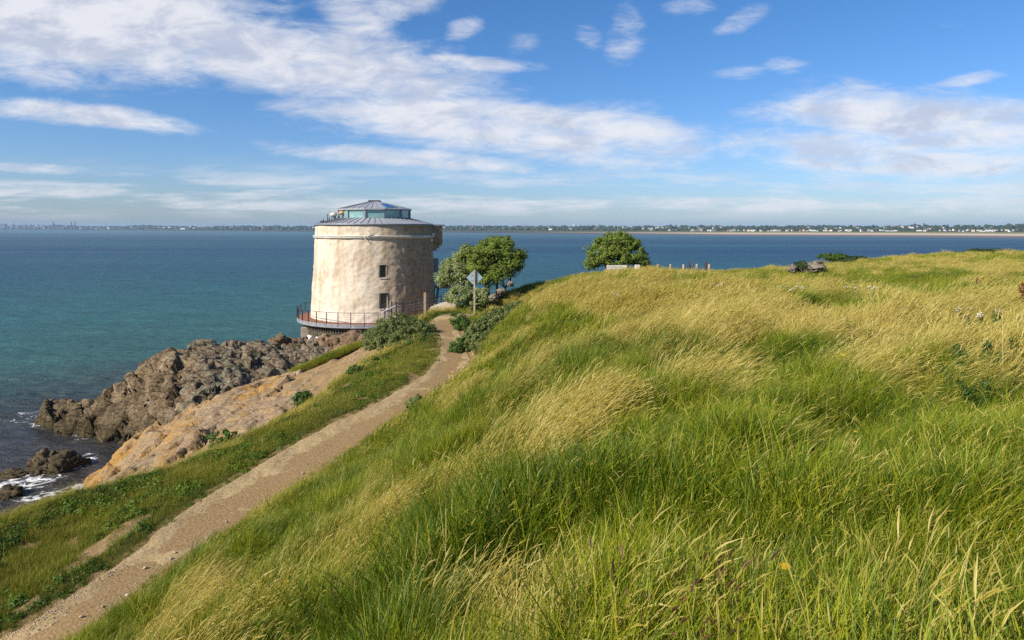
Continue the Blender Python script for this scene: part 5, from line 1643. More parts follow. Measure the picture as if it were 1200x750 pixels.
pts = []; idx = []; rots = []; scl = []
vpts = []; vidx = []; vrot = []; vscl = []
for Y0, Y1, dens, far_ in ((0.6, 8, 150, 0), (8, 15, 85, 0), (15, 25, 55, 0), (25, 38, 30, 1), (38, 60, 22, 1), (60, 112, 13, 1)):
    xy, g = scatter(Y0, Y1, dens, int(Y0 * 10) + 5)
    d, s, hw, _ = path_info(xy)
    edge = d - hw
    z = ground_z(xy)
    onhill = (s > 0) & (edge > -0.08 + 0.18 * vnoise(np.concatenate([xy * 0.9, np.zeros((len(xy), 1))], 1), 5)) & (z > 2.0)
    onhill |= (xy[:, 1] > 53.5) & (z > 2.5) & (xy[:, 0] > -5.0)
    tr = np.sqrt(((xy - (TX, TY)) ** 2).sum(1))
    onhill &= tr > 9.0
    h_xy = xy[onhill]; h_z = z[onhill]; he = np.where(s > 0, edge, 5)[onhill]
    P3 = np.concatenate([h_xy, h_z[:, None] + 0.3], 1)
    px, py = to_px(P3)
    ns = fbm(np.concatenate([h_xy * (0.55, 0.35), np.zeros((len(h_xy), 1))], 1), 3, 91)
    ns2 = fbm(np.concatenate([h_xy * (1.9, 0.5) + 40, np.zeros((len(h_xy), 1))], 1), 3, 191)
    tuss = vnoise(np.concatenate([h_xy * 1.25 + 7, np.zeros((len(h_xy), 1))], 1), 193)
    sv = 0.19 + 0.62 * patch(px, py, STRAWP) - 0.58 * patch(px, py, GREENP) + 0.32 * ns + 0.42 * ns2 + g.normal(0, 0.15, len(h_xy)) + (-0.20 if far_ else (-0.20 if Y0 < 8 else 0.05))
    u = g.integers(0, 60, len(h_xy))
    G_, M_, S_ = (FG, FM, FS) if far_ else (GREEN, MIXED, STRAW)
    pick = lambda Ls: np.array(Ls)[u % len(Ls)]
    ii = np.where(sv < 0.42, pick(G_), np.where(sv < 0.72, pick(M_), pick(S_)))
    # thin reddish grasses along the edge of the path
    q = (he < 0.55) & (g.uniform(0, 1, len(he)) < 0.75)
    ii = np.where(q, pick(REDDISH), ii)
    fl = g.uniform(0, 1, len(he)) < (0.002 if not far_ else 0.03)
    ii = np.where(fl & ~q, FYEL if far_ else pick(YEL), ii)
    if Y0 < 8:                                               # tall stalks close by
        qg = (np.exp(-((px - 615) / 75) ** 2 - ((py - 725) / 70) ** 2) + 0.35 * np.exp(-((px - 400) / 130) ** 2 - ((py - 720) / 60) ** 2) > g.uniform(0.25, 1.4, len(px)))
        ii = np.where(qg, pick(GOLD), ii)
        qp = (np.exp(-((px - 765) / 60) ** 2 - ((py - 735) / 45) ** 2) > g.uniform(0.4, 2.0, len(px)))
        ii = np.where(qp, pick(PLANT), ii)
        ii = np.where((g.uniform(0, 1, len(px)) < 0.012) & (py > 600), pick(GOLD), ii)
    yaw = R(30) * fbm(np.concatenate([h_xy * 0.25, np.zeros((len(h_xy), 1))], 1), 2, 95) + R(-8) + np.where(sv < 0.42, g.normal(0, R(58), len(h_xy)), g.normal(0, R(24), len(h_xy)))
    sc = g.uniform(0.75, 1.25, len(h_xy)) * np.clip(0.45 + he * 0.35, 0.45, 1.0) * np.interp(h_xy[:, 1], [4, 20, 32, 42, 70], [1.0, 0.95, 0.8, 0.5, 0.5])
    sc *= 1 + 0.14 * ns + 0.34 * tuss
    sc = np.where(np.linalg.norm(h_xy, axis=1) < 2.6, sc * 0.7, sc)
    flat = np.clip(0.12 + 0.6 * fbm(np.concatenate([h_xy * 0.5 + 9, np.zeros((len(h_xy), 1))], 1), 2, 97), 0, 0.75)  # lodged patches
    rt = np.stack([g.normal(0, 0.10, len(h_xy)), 0.55 * flat + g.normal(0, 0.10, len(h_xy)), yaw], -1)
    pts.append(np.concatenate([h_xy, h_z[:, None]], 1)); idx.append(ii); rots.append(rt); scl.append(sc)

for Y0, Y1, dens in ((10, 20, 60), (20, 30, 60), (30, 42, 42), (42, 66, 26)):
    xy, g = scatter(Y0, Y1, dens, int(Y0 * 10) + 900)
    d, s, hw, _ = path_info(xy)
    edge = d - hw; bs = bank_side(xy)
    nz_ = vnoise(np.concatenate([xy * 0.8, np.zeros((len(xy), 1))], 1), 7)
    m = (s < 0) & (edge > -0.02 + 0.18 * nz_) & (bs > -0.25 + 0.35 * nz_) & (xy[:, 0] > -30)
    m &= (scuff_amount(xy) + 0.35 * fbm(np.concatenate([xy * 0.8, np.zeros((len(xy), 1))], 1), 3, 77) < 0.30) | (g.uniform(0, 1, len(xy)) < 0.10)
    m &= np.sqrt(((xy - (TX, TY)) ** 2).sum(1)) > 8.5
    xy = xy[m]; edge = edge[m]; bs = bs[m]; n = len(xy)
    z = ground_z(xy)
    u = g.integers(0, 60, n); pick = lambda Ls: np.array(Ls)[u % len(Ls)]
    nn_ = fbm(np.concatenate([xy * 0.5, np.zeros((n, 1))], 1), 3, 93) + g.normal(0, 0.25, n)
    ii = np.where(nn_ < 0.30, pick(SHORT), np.where(nn_ < 0.55, pick(HERB), pick(SHORT)))
    tall = (edge > 1.0) & (np.exp(-np.maximum(bs, 0) / 1.1) + 0.35 * nn_ > 0.55)
    ii = np.where(tall & (Y0 >= 30), pick(FM + FG), np.where(tall, pick(MIXED), ii))
    sc = g.uniform(0.7, 1.35, n) * np.clip(0.5 + edge * 0.5, 0.5, 1.1) * np.where(tall, 0.62, 1.0)
    vpts.append(np.concatenate([xy, z[:, None]], 1)); vidx.append(ii); vscl.append(sc)
    vrot.append(np.stack([g.normal(0, .1, n), g.normal(0, .1, n), np.where(tall, g.normal(0, .5, n), g.uniform(0, 6.28, n))], -1))


def grass_object(name, P, idx, rot, sc, coll=None):
    me = bpy.data.meshes.new(name)
    me.vertices.add(len(P)); me.vertices.foreach_set('co', P.astype(np.float32).ravel())
    a = me.attributes.new('pick', 'INT', 'POINT'); a.data.foreach_set('value', idx.astype(np.int32))
    a = me.attributes.new('turn', 'FLOAT_VECTOR', 'POINT'); a.data.foreach_set('vector', rot.astype(np.float32).ravel())
    a = me.attributes.new('size', 'FLOAT', 'POINT'); a.data.foreach_set('value', sc.astype(np.float32))
    me.materials.append(m_grass)
    o = bpy.data.objects.new(name, me); COL.objects.link(o)
    ng = bpy.data.node_groups.new(name + '_nodes', 'GeometryNodeTree')
    ng.interface.new_socket('Geometry', in_out='INPUT', socket_type='NodeSocketGeometry')
    ng.interface.new_socket('Geometry', in_out='OUTPUT', socket_type='NodeSocketGeometry')
    N = ng.nodes; Lk = ng.links
    gi = N.new('NodeGroupInput'); go = N.new('NodeGroupOutput')
    ip = N.new('GeometryNodeInstanceOnPoints'); ci = N.new('GeometryNodeCollectionInfo')
    ci.inputs['Collection'].default_value = coll or TUFT
    ci.inputs['Separate Children'].default_value = True
    ci.inputs['Reset Children'].default_value = True
    def nattr(nm, ty):
        q = N.new('GeometryNodeInputNamedAttribute'); q.data_type = ty; q.inputs['Name'].default_value = nm
        return q.outputs[0]
    Lk.new(gi.outputs[0], ip.inputs['Points']); Lk.new(ci.outputs[0], ip.inputs['Instance'])
    ip.inputs['Pick Instance'].default_value = True
    Lk.new(nattr('pick', 'INT'), ip.inputs['Instance Index'])
    Lk.new(nattr('turn', 'FLOAT_VECTOR'), ip.inputs['Rotation'])
    Lk.new(nattr('size', 'FLOAT'), ip.inputs['Scale'])
    Lk.new(ip.outputs[0], go.inputs[0])
    md = o.modifiers.new('scatter', 'NODES'); md.node_group = ng
    return tag(o, kind='stuff')


cat_ = np.concatenate
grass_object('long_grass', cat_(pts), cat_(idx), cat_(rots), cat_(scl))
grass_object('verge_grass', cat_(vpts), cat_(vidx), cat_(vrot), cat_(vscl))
print('tufts', sum(len(p) for p in pts), sum(len(p) for p in vpts))

# ------------------------------------------------------------------ plants one can count on the hill
def surf(px, py, extra=0.0):
    """the point of the ground seen at a pixel (found by walking along the view ray)"""
    d = ray(px, py)
    Ys = np.geomspace(2.5, 110, 500)
    q = np.stack([d.x / d.y * Ys, Ys], -1)
    zz = CAM_Z + d.z / d.y * Ys
    g = ground_z(q)
    h = np.where(zz <= g + extra)[0]
    i = h[0] if len(h) else len(Ys) - 1
    return np.array((q[i, 0], q[i, 1], g[i]))


m_stalk = mat_plain('green_stalk', (0.06, 0.10, 0.025), 0.7, 0.2)
m_umbel = mat_plain('cream_flower', (0.72, 0.70, 0.58), 0.8, 0.2, var=0.1)
m_thistle = leaf_mat('thistle_leaf', [(0.3, (0.025, 0.065, 0.012)), (0.5, (0.055, 0.115, 0.018)), (0.7, (0.10, 0.17, 0.03))], 3.0, 0.25)
m_purple = mat_plain('thistle_down', (0.42, 0.28, 0.34), 0.9, 0.1, var=0.2)
m_rust = leaf_mat('rust_brown_seed', [(0.3, (0.10, 0.030, 0.012)), (0.5, (0.20, 0.065, 0.025)), (0.7, (0.30, 0.12, 0.045))], 3.0, 0.15)


def thistle(seed, h, flowers):
    t = empty('thistle', (0, 0, 0)); g = np.random.default_rng(seed)
    mb = MB(); C = []; O = []; tips = []
    for s in range(3):
        top = np.array((0.16 * g.normal() + 0.1, 0.16 * g.normal(), h * g.uniform(0.75, 1)))
        mb.tube([(0.05 * s - .05, 0, -0.1), top * 0.5, top], [0.012, 0.010, 0.006], 5)
        tips.append(top)
        for z in np.linspace(0.15, 0.97, 22):
            for w in range(6):
                a = g.uniform(0, 6.28); r = 0.10 * (1.15 - z)+0.04
                C.append(top * z + np.array((r * math.cos(a), r * math.sin(a), 0.02))); O.append((math.cos(a), math.sin(a), 0.5))
    mb.build('stalk', m_stalk, t)
    V, F = leaves(np.array(C), np.array(O), 0.12, 0.032, seed, 0.4, 0.6)
    np_mesh('foliage', V, F, m_thistle, t)
    if flowers:
        for p in tips:
            mb = MB(); mb.tube([p, p + np.array((0.01, 0, 0.035)), p + np.array((0.015, 0, 0.07))], [0.015, 0.032, 0.022], 7)
            mb.build('flower_head', m_purple, t, True)
    return t


def place(o, px, py, extra=0.0, rz=0.0, s=1.0, dz=0.0):
    p = surf(px, py, extra)
    o.location = (p[0], p[1], p[2] + dz); o.rotation_euler = (0, 0, rz); o.scale = (s, s, s)


th0 = thistle(3, 0.85, False); th1 = thistle(5, 0.9, True)
TH = [(995, 415, 0, 1.15, 'tallest dark green leafy thistle in the middle of the straw grass patch'), (940, 423, 0, .75, 'small dark thistle left of the tallest thistle among yellow green grass'), (1085, 405, 0, .85, 'bushy dark thistle among the pale purple thistle heads'),
      (1106, 408, 0, 1.0, 'dark leafy thistle behind the straw on the right of the meadow'), (1120, 440, 0, .9, 'dark thistle lower down the meadow under the leafy pair'), (1162, 448, 0, 1.1, 'broad dark green thistle low in the right hand meadow'),
      (1192, 440, 0, 1.05, 'dark thistle at the right edge of the meadow'), (1106, 460, 0, .8, 'short dark thistle half sunk in tall straw grass'), (1150, 480, 0, .8, 'lowest dark thistle in the right hand meadow'),
      (1112, 386, 1, .8, 'thistle with pale purple heads at the upper meadow edge'), (1162, 390, 1, .9, 'thistle with purple heads beside a white flower head'), (1185, 396, 1, .9, 'thistle with faded purple heads near the rust brown dock'),
      (1070, 396, 1, .75, 'single thistle with purple heads left of the flowering group'), (1000, 392, 1, .7, 'pale headed thistle above the tallest dark thistle'), (1135, 400, 1, .9, 'thistle with purple heads in the middle of the flowering group'),
      (776, 352, 0, .8, 'dark leafy thistle on the hill slope below the skyline tree'), (800, 350, 0, .7, 'smaller dark thistle on the hill slope below the fence posts')]
used = {0: False, 1: False}
for i, (x, y, kd, s, lab) in enumerate(TH):
    src = th1 if kd else th0
    o = src if not used[kd] else copy_tree(src)
    used[kd] = True
    place(o, x, y, 0.1, i * 1.3, s * 0.72)
    tag(o, lab, 'thistle', 'thistles in the meadow')


def umbel(seed):
    t = empty('white_flower', (0, 0, 0)); g = np.random.default_rng(seed)
    for s in range(3):
        mb = MB(); fl = []
        top = np.array((0.14 * g.normal() + .06, 0.14 * g.normal(), g.uniform(0.55, 0.75)))
        mb.tube([(0, 0, -0.1), top * 0.6, top], [0.008, 0.006, 0.005], 5)
        for j in range(8):
            a = g.uniform(0, 6.28); r = g.uniform(0, 0.06)
            e = top + np.array((r * math.cos(a), r * math.sin(a), 0.05 - r * 0.3)); mb.tube([top, e], 0.003, 3, False); fl.append(e)
        sk = mb.build('stalk', m_stalk, t)
        fl = np.repeat(np.array(fl), 5, 0) + g.normal(0, 0.014, (len(fl) * 5, 3)) * (1, 1, .6)
        V, F = leaves(fl, np.tile((0, -0.2, 1.0), (len(fl), 1)), 0.035, 0.03, seed + s, 0.6, 0.8)
        np_mesh('flower_head', V, F, m_umbel, sk)
    return t


u0 = umbel(4)
UM = [(718, 352, 'white umbel flower on the near slope below the skyline tree'), (749, 349, 'white umbel flower right of the clump below the skyline tree'), (840, 346, 'white umbel flower on the dark green strip below the fence posts'), (848, 345, 'paired white umbel flower touching its left twin below the fence posts'),
      (922, 353, 'left white umbel of the row above the straw band'), (930, 355, 'second white umbel of the row above the straw band'), (935, 352, 'white umbel at the right of the tight group above the straw'), (993, 351, 'white umbel standing alone above the straw band'),
      (1018, 357, 'white umbel above the straw left of the brighter one'), (1025, 357, 'brighter white umbel above the straw band'), (1063, 360, 'rightmost white umbel above the straw band'), (1135, 386, 'white flower among the thistle heads'), (1150, 396, 'large pale flower head among the thistles'),
      (722, 356, 'lower white umbel in the clump below the skyline tree')]
for i, (x, y, lab) in enumerate(UM):
    o = u0 if i == 0 else copy_tree(u0)
    place(o, x, y + 5, 0.1, i * 0.9, 0.85)
    tag(o, lab, 'flower', 'white umbel flowers')


def dock(seed, h):
    t = empty('dock_plant', (0, 0, 0)); g = np.random.default_rng(seed); mb = MB(); C = []
    for s in range(3):
        top = np.array((0.08 * g.normal(), 0.08 * g.normal(), h * g.uniform(.8, 1)))
        mb.tube([(0, 0, -.1), top * .5, top], [.012, .01, .006], 5)
        for z in np.linspace(.35, 1, 40): C.append(top * z + g.normal(0, .03, 3))
    mb.build('stalk', mat_dock, t)
    V, F = leaves(np.array(C), g.normal(0, 1, (len(C), 3)), .06, .04, seed, .3)
    np_mesh('seed_head', V, F, m_rust, t)
    return t


mat_dock = mat_plain('rust_stalk', (0.16, 0.06, 0.025), 0.9, 0.1)
d0 = dock(6, 0.95)
DK = [(1198, 366, 'large rust brown dock plant at the right edge of the meadow', 1.0), (810, 327, 'rust brown dock in front of the right hand fence posts', .8), (830, 324, 'tall narrow rust brown dock beside the last fence post', .9), (799, 317, 'rust brown dock between the middle fence posts', .6), (772, 316, 'rust brown dock beside the first fence post', .55),
      (1143, 338, 'small reddish dock in the green strip of the far lawn', .7), (816, 327, 'small rust dock right of a larger one by the fence', .5), (808, 316, 'rust brown dock leaning at the fence line', .6), (997, 301, 'tiny reddish dock on the far lawn skyline', .6)]
for i, (x, y, lab, s) in enumerate(DK):
    o = d0 if i == 0 else copy_tree(d0)
    p = at(x, y, 45) if y < 330 and x < 850 else surf(x, y, 0.1)
    if y < 330 and x < 850: p = np.array((p[0], 41.5 if y > 320 else 45, 0)); p[0] = (x - 600) / FPX * p[1] / 1.0; p[2] = ground_z(p[None, :2])[0]
    o.location = p; o.rotation_euler = (0, 0, i * 1.1); o.scale = (s * 1.25, s * 1.25, s * 1.1)
    tag(o, lab, 'plant', 'rust brown docks')

# fence posts on the brow, bench in front of the tree
fp = [(771, 'first short fence post right of the skyline tree', .9), (786, 'second fence post right of the skyline tree', 1.0), (801, 'middle fence post on the hill brow', 1.0), (816, 'tall grey fence post second from the boulder side', 1.1), (830, 'last tall fence post on the brow nearest the boulders', 1.1)]
mb = MB(); mb.box((0, 0, 0.45), (0.13, 0.13, 1.35), 0.2, 0.02); f0 = mb.build('fence_post', m_wood, None)
for i, (x, lab, s) in enumerate(fp):
    o = f0 if i == 0 else f0.copy()
    if i: COL.objects.link(o)
    Y = 44.8; X_ = (x - 600) / FPX * Y
    gz0 = float(ground_z(np.array([[X_, Y]]))[0]); want = float(at(x, 309.5, Y)[2])
    o.location = (X_, Y, gz0); hgt = max(0.45, min(1.6, (want - gz0)))
    o.scale = (1, 1, hgt / 1.125); o.rotation_euler = (0.03 * i - .05, 0.02, 0.3 * i)
    tag(o, lab, 'post', 'fence posts on the brow')
bn = empty('bench', at(723, 320, 44.6), 0.05)
bz = ground_z(np.array([[bn.location.x, bn.location.y]]))[0]; want = float(at(723, 312.5, 44.6)[2])
bn.location.z = bz
hb = max(0.55, want - bz)
tag(bn, 'pale wooden bench seen from behind in front of the skyline tree', 'bench')
for j in range(3):
    mb = MB(); mb.box((0, 0, hb - 0.07 - 0.14 * j), (1.35, 0.05, 0.125), 0, .01); mb.build('backrest_plank', m_cream, bn)
mb = MB(); mb.box((0, 0.28, max(.15, hb - 0.5)), (1.35, 0.45, 0.06), 0, .01); mb.build('seat', m_wood, bn)
for sx_ in (-.6, .6):
    mb = MB(); mb.box((sx_, 0.04, hb / 2 - .12), (.07, .07, hb + 0.2)); mb.build('leg', m_wood, bn)
    mb = MB(); mb.box((sx_, 0.46, max(.1, hb - .5) / 2 - .12), (.07, .07, max(.1, hb - .5) + .2)); mb.build('leg', m_wood, bn)
mb = MB(); mb.box((0, 0, 0.1), (0.32, 0.3, 0.75), 0.1, .03)
o = mb.build('marker_stone', m_cream, None); p = at(747, 317, 44.5); o.location = (p[0], 44.5, ground_z(np.array([[p[0], 44.5]]))[0] + .02)
tag(o, 'small white marker stone in the grass right of the bench', 'stone')

# turf ridge with an undercut earth bank above the dirt hollow
tpn_ = [at(338, 440, 47.5), at(352, 433, 48), at(372, 425, 48.5), at(392, 416, 49.2), (at(410, 408, 50)), at(432, 399, 51.5)]
line = cat(np.array(tpn_), 14)
m_turf, k, out = new_mat('turf_bank')
P = k.pos()
g_ = k.new('ShaderNodeNewGeometry'); sN = k.new('ShaderNodeSeparateXYZ'); k.l.new(k.attr('top', 'Vector'), sN.inputs[0])
n = k.noise(P, 6, 5, .65)
tc_ = k.ramp(n, [(0.3, (0.05, 0.07, 0.014)), (0.5, (0.10, 0.125, 0.022)), (0.7, (0.19, 0.17, 0.045))])
bc_ = k.ramp(n, [(0.3, (0.06, 0.036, 0.018)), (0.5, (0.15, 0.095, 0.05)), (0.7, (0.26, 0.17, 0.095))])
principled(k, out, k.mix(k.maprange(k.math('ADD', k.attr('top'), k.math('MULTIPLY', k.math('SUBTRACT', n, .5), .6)), .4, .6), bc_, tc_), .95, .1, k.bump(n, .8, .08))
sec = [(-1.5, -1.6, 1), (-0.9, -0.25, 1), (-0.45, 0.02, 1), (0.0, 0.08, 1), (0.28, 0.0, 1), (0.34, -0.12, .5), (0.22, -0.3, 0), (0.12, -0.55, 0), (0.35, -0.95, 0), (0.7, -1.5, 0)]
vs = []; tops_ = []
dirs = np.gradient(line, axis=0)
for i, p in enumerate(line):
    dd = dirs[i][:2] / np.linalg.norm(dirs[i][:2]); rt_ = np.array((dd[1], -dd[0]))
    fadeend = min(1, i / 10 + .15, (len(line) - 1 - i) / 12 + .2)
    for (o_, z_, t_) in sec:
        q = np.array((p[0], p[1])) + rt_ * o_ * 1.0
        w = 0.10 * fbm(np.array([[q[0] * 1.3, q[1] * 1.3, z_ * 2]]), 2, 71)[0]
        vs.append((q[0] + rt_[0] * w, q[1] + rt_[1] * w, p[2] + z_ * (0.5 + .5 * fadeend) - 0.25 * (1 - fadeend) + w)); tops_.append(t_)
tb = np_mesh('turf_bank', vs, grid_faces(len(line), len(sec)), m_turf, smooth=True, attrs={'top': np.array(tops_)})
tag(tb, 'narrow turf ridge with bare undercut soil between lichen rock and dirt hollow', 'bank')
V_ = np.array(vs).reshape(len(line), len(sec), 3)
g = np.random.default_rng(8)
bp = []
for i in range(len(line) - 1):
    for q in range(1, 5):
        for r_ in range(5):
            a_, b_ = g.uniform(), g.uniform()
            bp.append(V_[i, q] * (1 - a_) * (1 - b_) + V_[i + 1, q] * a_ * (1 - b_) + V_[i, q + 1] * (1 - a_) * b_ + V_[i + 1, q + 1] * a_ * b_)
bp = np.array(bp); nb_ = len(bp)
grass_object('turf_grass', bp, np.array(SHORT + FG[:1])[g.integers(0, len(SHORT) + 1, nb_)], np.stack([g.normal(0, .15, nb_), g.normal(0, .15, nb_), g.uniform(0, 6.28, nb_)], -1), g.uniform(.45, 1.0, nb_) * .8)

# loose gravel along the path and over the dirt
m_peb = [mat_plain('gravel_' + a, c, .9, .2, var=.3, scale=20) for a, c in (('tan', (.42, .33, .23)), ('grey', (.30, .26, .22)))]
PEB = bpy.data.collections.new('pebbles')
for i in range(5):
    q = boulder('pebble_%d' % i, (0, 0, 0), (1, .8, .6), m_peb[i % 2], 60 + i, 0, 2)
    COL.objects.unlink(q); PEB.objects.link(q)
    q.location = (0, 0, 0)
n = 5200
ti = g.uniform(0, 1, n) ** 1.35 * (len(CL) - 2); ii_ = ti.astype(int); fr_ = (ti - ii_)[:, None]
uq = 0.5 + 0.5 * np.sign(g.normal(0, 1, n)) * g.uniform(0, 1, n) ** 0.55 * 1.04
L_ = A_[ii_] * (1 - fr_) + A_[ii_ + 1] * fr_; R_ = B_[ii_] * (1 - fr_) + B_[ii_ + 1] * fr_
pp_ = L_ * (1 - uq[:, None]) + R_ * uq[:, None]
pp_[:, 2] += -0.05 * np.sin(np.clip(uq, 0, 1) * math.pi) ** 2 - 0.02
ssz = 0.012 + 0.035 * g.uniform(0, 1, n) ** 5 + 0.010 * g.uniform(0, 1, n)
nd = 900
dxy = np.stack([g.uniform(-19, -8, nd), g.uniform(36, 53, nd)], -1); bd = bank_side(dxy); dk = (bd < -0.4) & (bd > -6)
dxy = dxy[dk]; dp_ = np.concatenate([dxy, ground_z(dxy)[:, None]], 1)
pp_ = np.vstack([pp_, dp_]); ssz = np.concatenate([ssz, 0.04 + 0.14 * g.uniform(0, 1, len(dp_)) ** 4])
n = len(pp_)
grass_object('gravel', pp_, g.integers(0, 5, n), g.uniform(-.6, .6, (n, 3)) + np.stack([0 * ssz, 0 * ssz, g.uniform(0, 6, n)], -1), ssz, PEB)

# bare soil bank under the round bush
sb_ = boulder('soil_bank', at(457, 415, 44.2), (1.7, 1.2, 1.2), mat_plain('crumbly_soil', (0.30, 0.185, 0.085), 0.95, 0.1, var=0.4, scale=2.5, bump=0.8), 41, 0.2, 4, (0.8, .16))
tag(sb_, 'bare orange soil bank exposed under the round bush', 'bank')

# stones along the path and on the dirt
m_pebble = mat_plain('pale_pebble', (0.40, 0.33, 0.25), .9, .2, var=.35, scale=9)
g = np.random.default_rng(99)
st0 = boulder('path_stone', (0, 0, 0), (0.16, 0.12, 0.09), m_pebble, 33, 0, 2)
SP = [(200, 658), (205, 650), (243, 634), (265, 615), (150, 700), (120, 712), (95, 725), (170, 668), (310, 590), (355, 556), (58, 690), (330, 470), (318, 477), (362, 466), (300, 482), (345, 462), (372, 455), (390, 440), (365, 450)]
for i, (x, y) in enumerate(SP):
    o = st0 if i == 0 else st0.copy()
    if i: COL.objects.link(o)
    p = surf(x, y)
    s = g.uniform(.35, .85) * (1 if y > 500 else 2.2)
    if y < 500:
        p = at(x, y, 42)
    o.location = (p[0], p[1], p[2] + .06 * s * (1 if y < 500 else 1.2)); o.scale = (s, s, s); o.rotation_euler = (g.uniform(-.3, .3), g.uniform(-.3, .3), g.uniform(0, 6))
    tag(o, 'small pale stone lying on the bare earth of the footpath' if y > 500 else 'pale loose stone lying on the ochre slab', 'stone', 'stones on the footpath' if y > 500 else 'loose stones on the slab')

# ------------------------------------------------------------------ far shore: houses, woods, port
m_wd = leaf_mat('far_woods', [(0.3, (0.018, 0.032, 0.016)), (0.5, (0.032, 0.052, 0.022)), (0.7, (0.055, 0.075, 0.03))], 0.02, 0.0)
g = np.random.default_rng(123)
bm = bmesh.new(); bmesh.ops.create_icosphere(bm, subdivisions=1, radius=1.0)
IV = np.array([v.co[:] for v in bm.verts]); IF = np.array([[v.index for v in f.verts] for f in bm.faces]); bm.free()
nW = 6500
wpx = g.uniform(-280, 1480, nW); winl = 0.44 + 0.58 * g.uniform(0, 1, nW) ** 0.8
cl_ = fbm(np.stack([wpx / 26, winl * 14, 0 * wpx], -1), 3, 12)
keep = cl_ + g.normal(0, .25, nW) > -0.15
wpx, winl = wpx[keep], winl[keep]
WY = land_Y(wpx, winl); WX = bearing_x(wpx, WY); WZ = land_z(wpx, winl)
pxm = WY / FPX
hgt = pxm * g.uniform(0.8, 2.0, len(WY)) * (0.6 + .5 * (wpx > 250)); wid = pxm * g.uniform(1.2, 4.0, len(WY))
V = IV[None] * (1 + .25 * g.normal(0, 1, (len(WY), len(IV), 1))) * np.stack([wid, wid, hgt], -1)[:, None] + np.stack([WX, WY, WZ + hgt * .4], -1)[:, None]
F = (np.arange(len(WY))[:, None, None] * len(IV) + IF[None]).reshape(-1, 3)
tag(np_mesh('far_woodland', V.reshape(-1, 3), F, m_wd), kind='stuff')

walls = [mat_plain('far_wall_' + n_, c_, .9, .2, var=.08, scale=.02) for n_, c_ in (('white', (.62, .60, .57)), ('cream', (.62, .54, .42)), ('brick', (.38, .22, .15)), ('grey', (.36, .36, .37)), ('dark', (.14, .15, .18)))]
roofs = [mat_plain('far_roof_' + n_, c_, .9, .2, var=.1, scale=.02) for n_, c_ in (('slate', (.13, .13, .15)), ('red', (.30, .12, .07)))]


def house_mesh(w, d, h, rf, wm, rm):
    mb_v = [(-w, -d, -2), (w, -d, -2), (w, d, -2), (-w, d, -2), (-w, -d, h), (w, -d, h), (w, d, h), (-w, d, h)]
    mb_f = [(0, 1, 5, 4), (1, 2, 6, 5), (2, 3, 7, 6), (3, 0, 4, 7)]
    me = bpy.data.meshes.new('far_house')
    mb_v += [(-w * 1.05, -d * 1.1, h), (w * 1.05, -d * 1.1, h), (w * 1.05, d * 1.1, h), (-w * 1.05, d * 1.1, h), (-w * 1.05, 0, h + rf), (w * 1.05, 0, h + rf)]
    mb_f += [(8, 9, 13, 12), (10, 11, 12, 13), (8, 12, 11), (9, 10, 13)]
    me.from_pydata(mb_v, [], mb_f)
    me.materials.append(wm); me.materials.append(rm)
    for i, p in enumerate(me.polygons): p.material_index = 1 if i in (4, 5) else 0
    me.update()
    return me


kinds = [('small white gabled house among trees on the far shore', house_mesh(1.0, .7, .9, .5, walls[0], roofs[0]), 'white'), ('small cream gabled house among trees on the far shore', house_mesh(1.1, .7, .9, .5, walls[1], roofs[0]), 'cream'),
         ('small brick house with red roof among trees on the far shore', house_mesh(1.0, .7, .8, .6, walls[2], roofs[1]), 'brick'), ('long low white building on the far shore', house_mesh(2.4, .8, .8, .3, walls[0], roofs[0]), 'long white'),
         ('grey block on the far shore', house_mesh(1.3, .9, 1.3, .15, walls[3], roofs[0]), 'grey'), ('dark blue grey dockland block on the far left shore', house_mesh(1.6, 1.0, 1.4, .15, walls[4], roofs[0]), 'dark')]
labels = ['small white gabled house among trees on the far shore', 'small cream gabled house among trees on the far shore', 'small brick house with red roof on the far shore', 'long low white building on the far shore', 'plain grey block standing on the far shore', 'dark blue grey dockland block on the hazy far shore']
rows = []
for i in range(96): rows.append((g.uniform(780, 1205), g.uniform(.42, .50)))
for i in range(60): rows.append((g.uniform(700, 1205), g.uniform(.6, .95)))
for i in range(75): rows.append((g.uniform(512, 800), g.uniform(.50, .9)))
for i in range(20): rows.append((g.uniform(180, 370), g.uniform(.5, .8)))
for i in range(46): rows.append((abs(g.normal(60, 65)), g.uniform(.45, .9)))
for x, il in rows:
    if x < 170: kd = int(g.choice([5, 5, 5, 4, 4, 0, 2]))
    else: kd = int(g.choice([0, 0, 0, 1, 1, 2, 3, 3, 4]))
    Y = float(land_Y(x, il)); z = float(land_z(np.array([x]), np.array([il]))[0]); u = Y / FPX * g.uniform(.8, 1.5) * (1.0 if x > 170 else .9)
    o = bpy.data.objects.new('far_building' if kd >= 3 else 'far_house', kinds[kd][1]); COL.objects.link(o)
    o.location = (bearing_x(x, Y), Y, z + u * .35); o.scale = (u, u, u * (1.0 if kd < 4 else g.uniform(.8, 1.7))); o.rotation_euler = (0, 0, g.uniform(-.5, .5))
    tag(o, labels[kd], 'building' if kd >= 3 else 'house', kinds[kd][2] + ' buildings on the far shore')
m_far_dark = mat_plain('port_steel', (0.10, 0.10, 0.13), .8, .2); m_far_red = mat_plain('port_red', (.34, .10, .08), .8, .2); m_far_y = mat_plain('port_yellow', (.50, .36, .12), .8, .2)


def far_at(x, inl=.6):
    Y = float(land_Y(x, inl)); return Y, float(land_z(np.array([x]), np.array([inl]))[0])


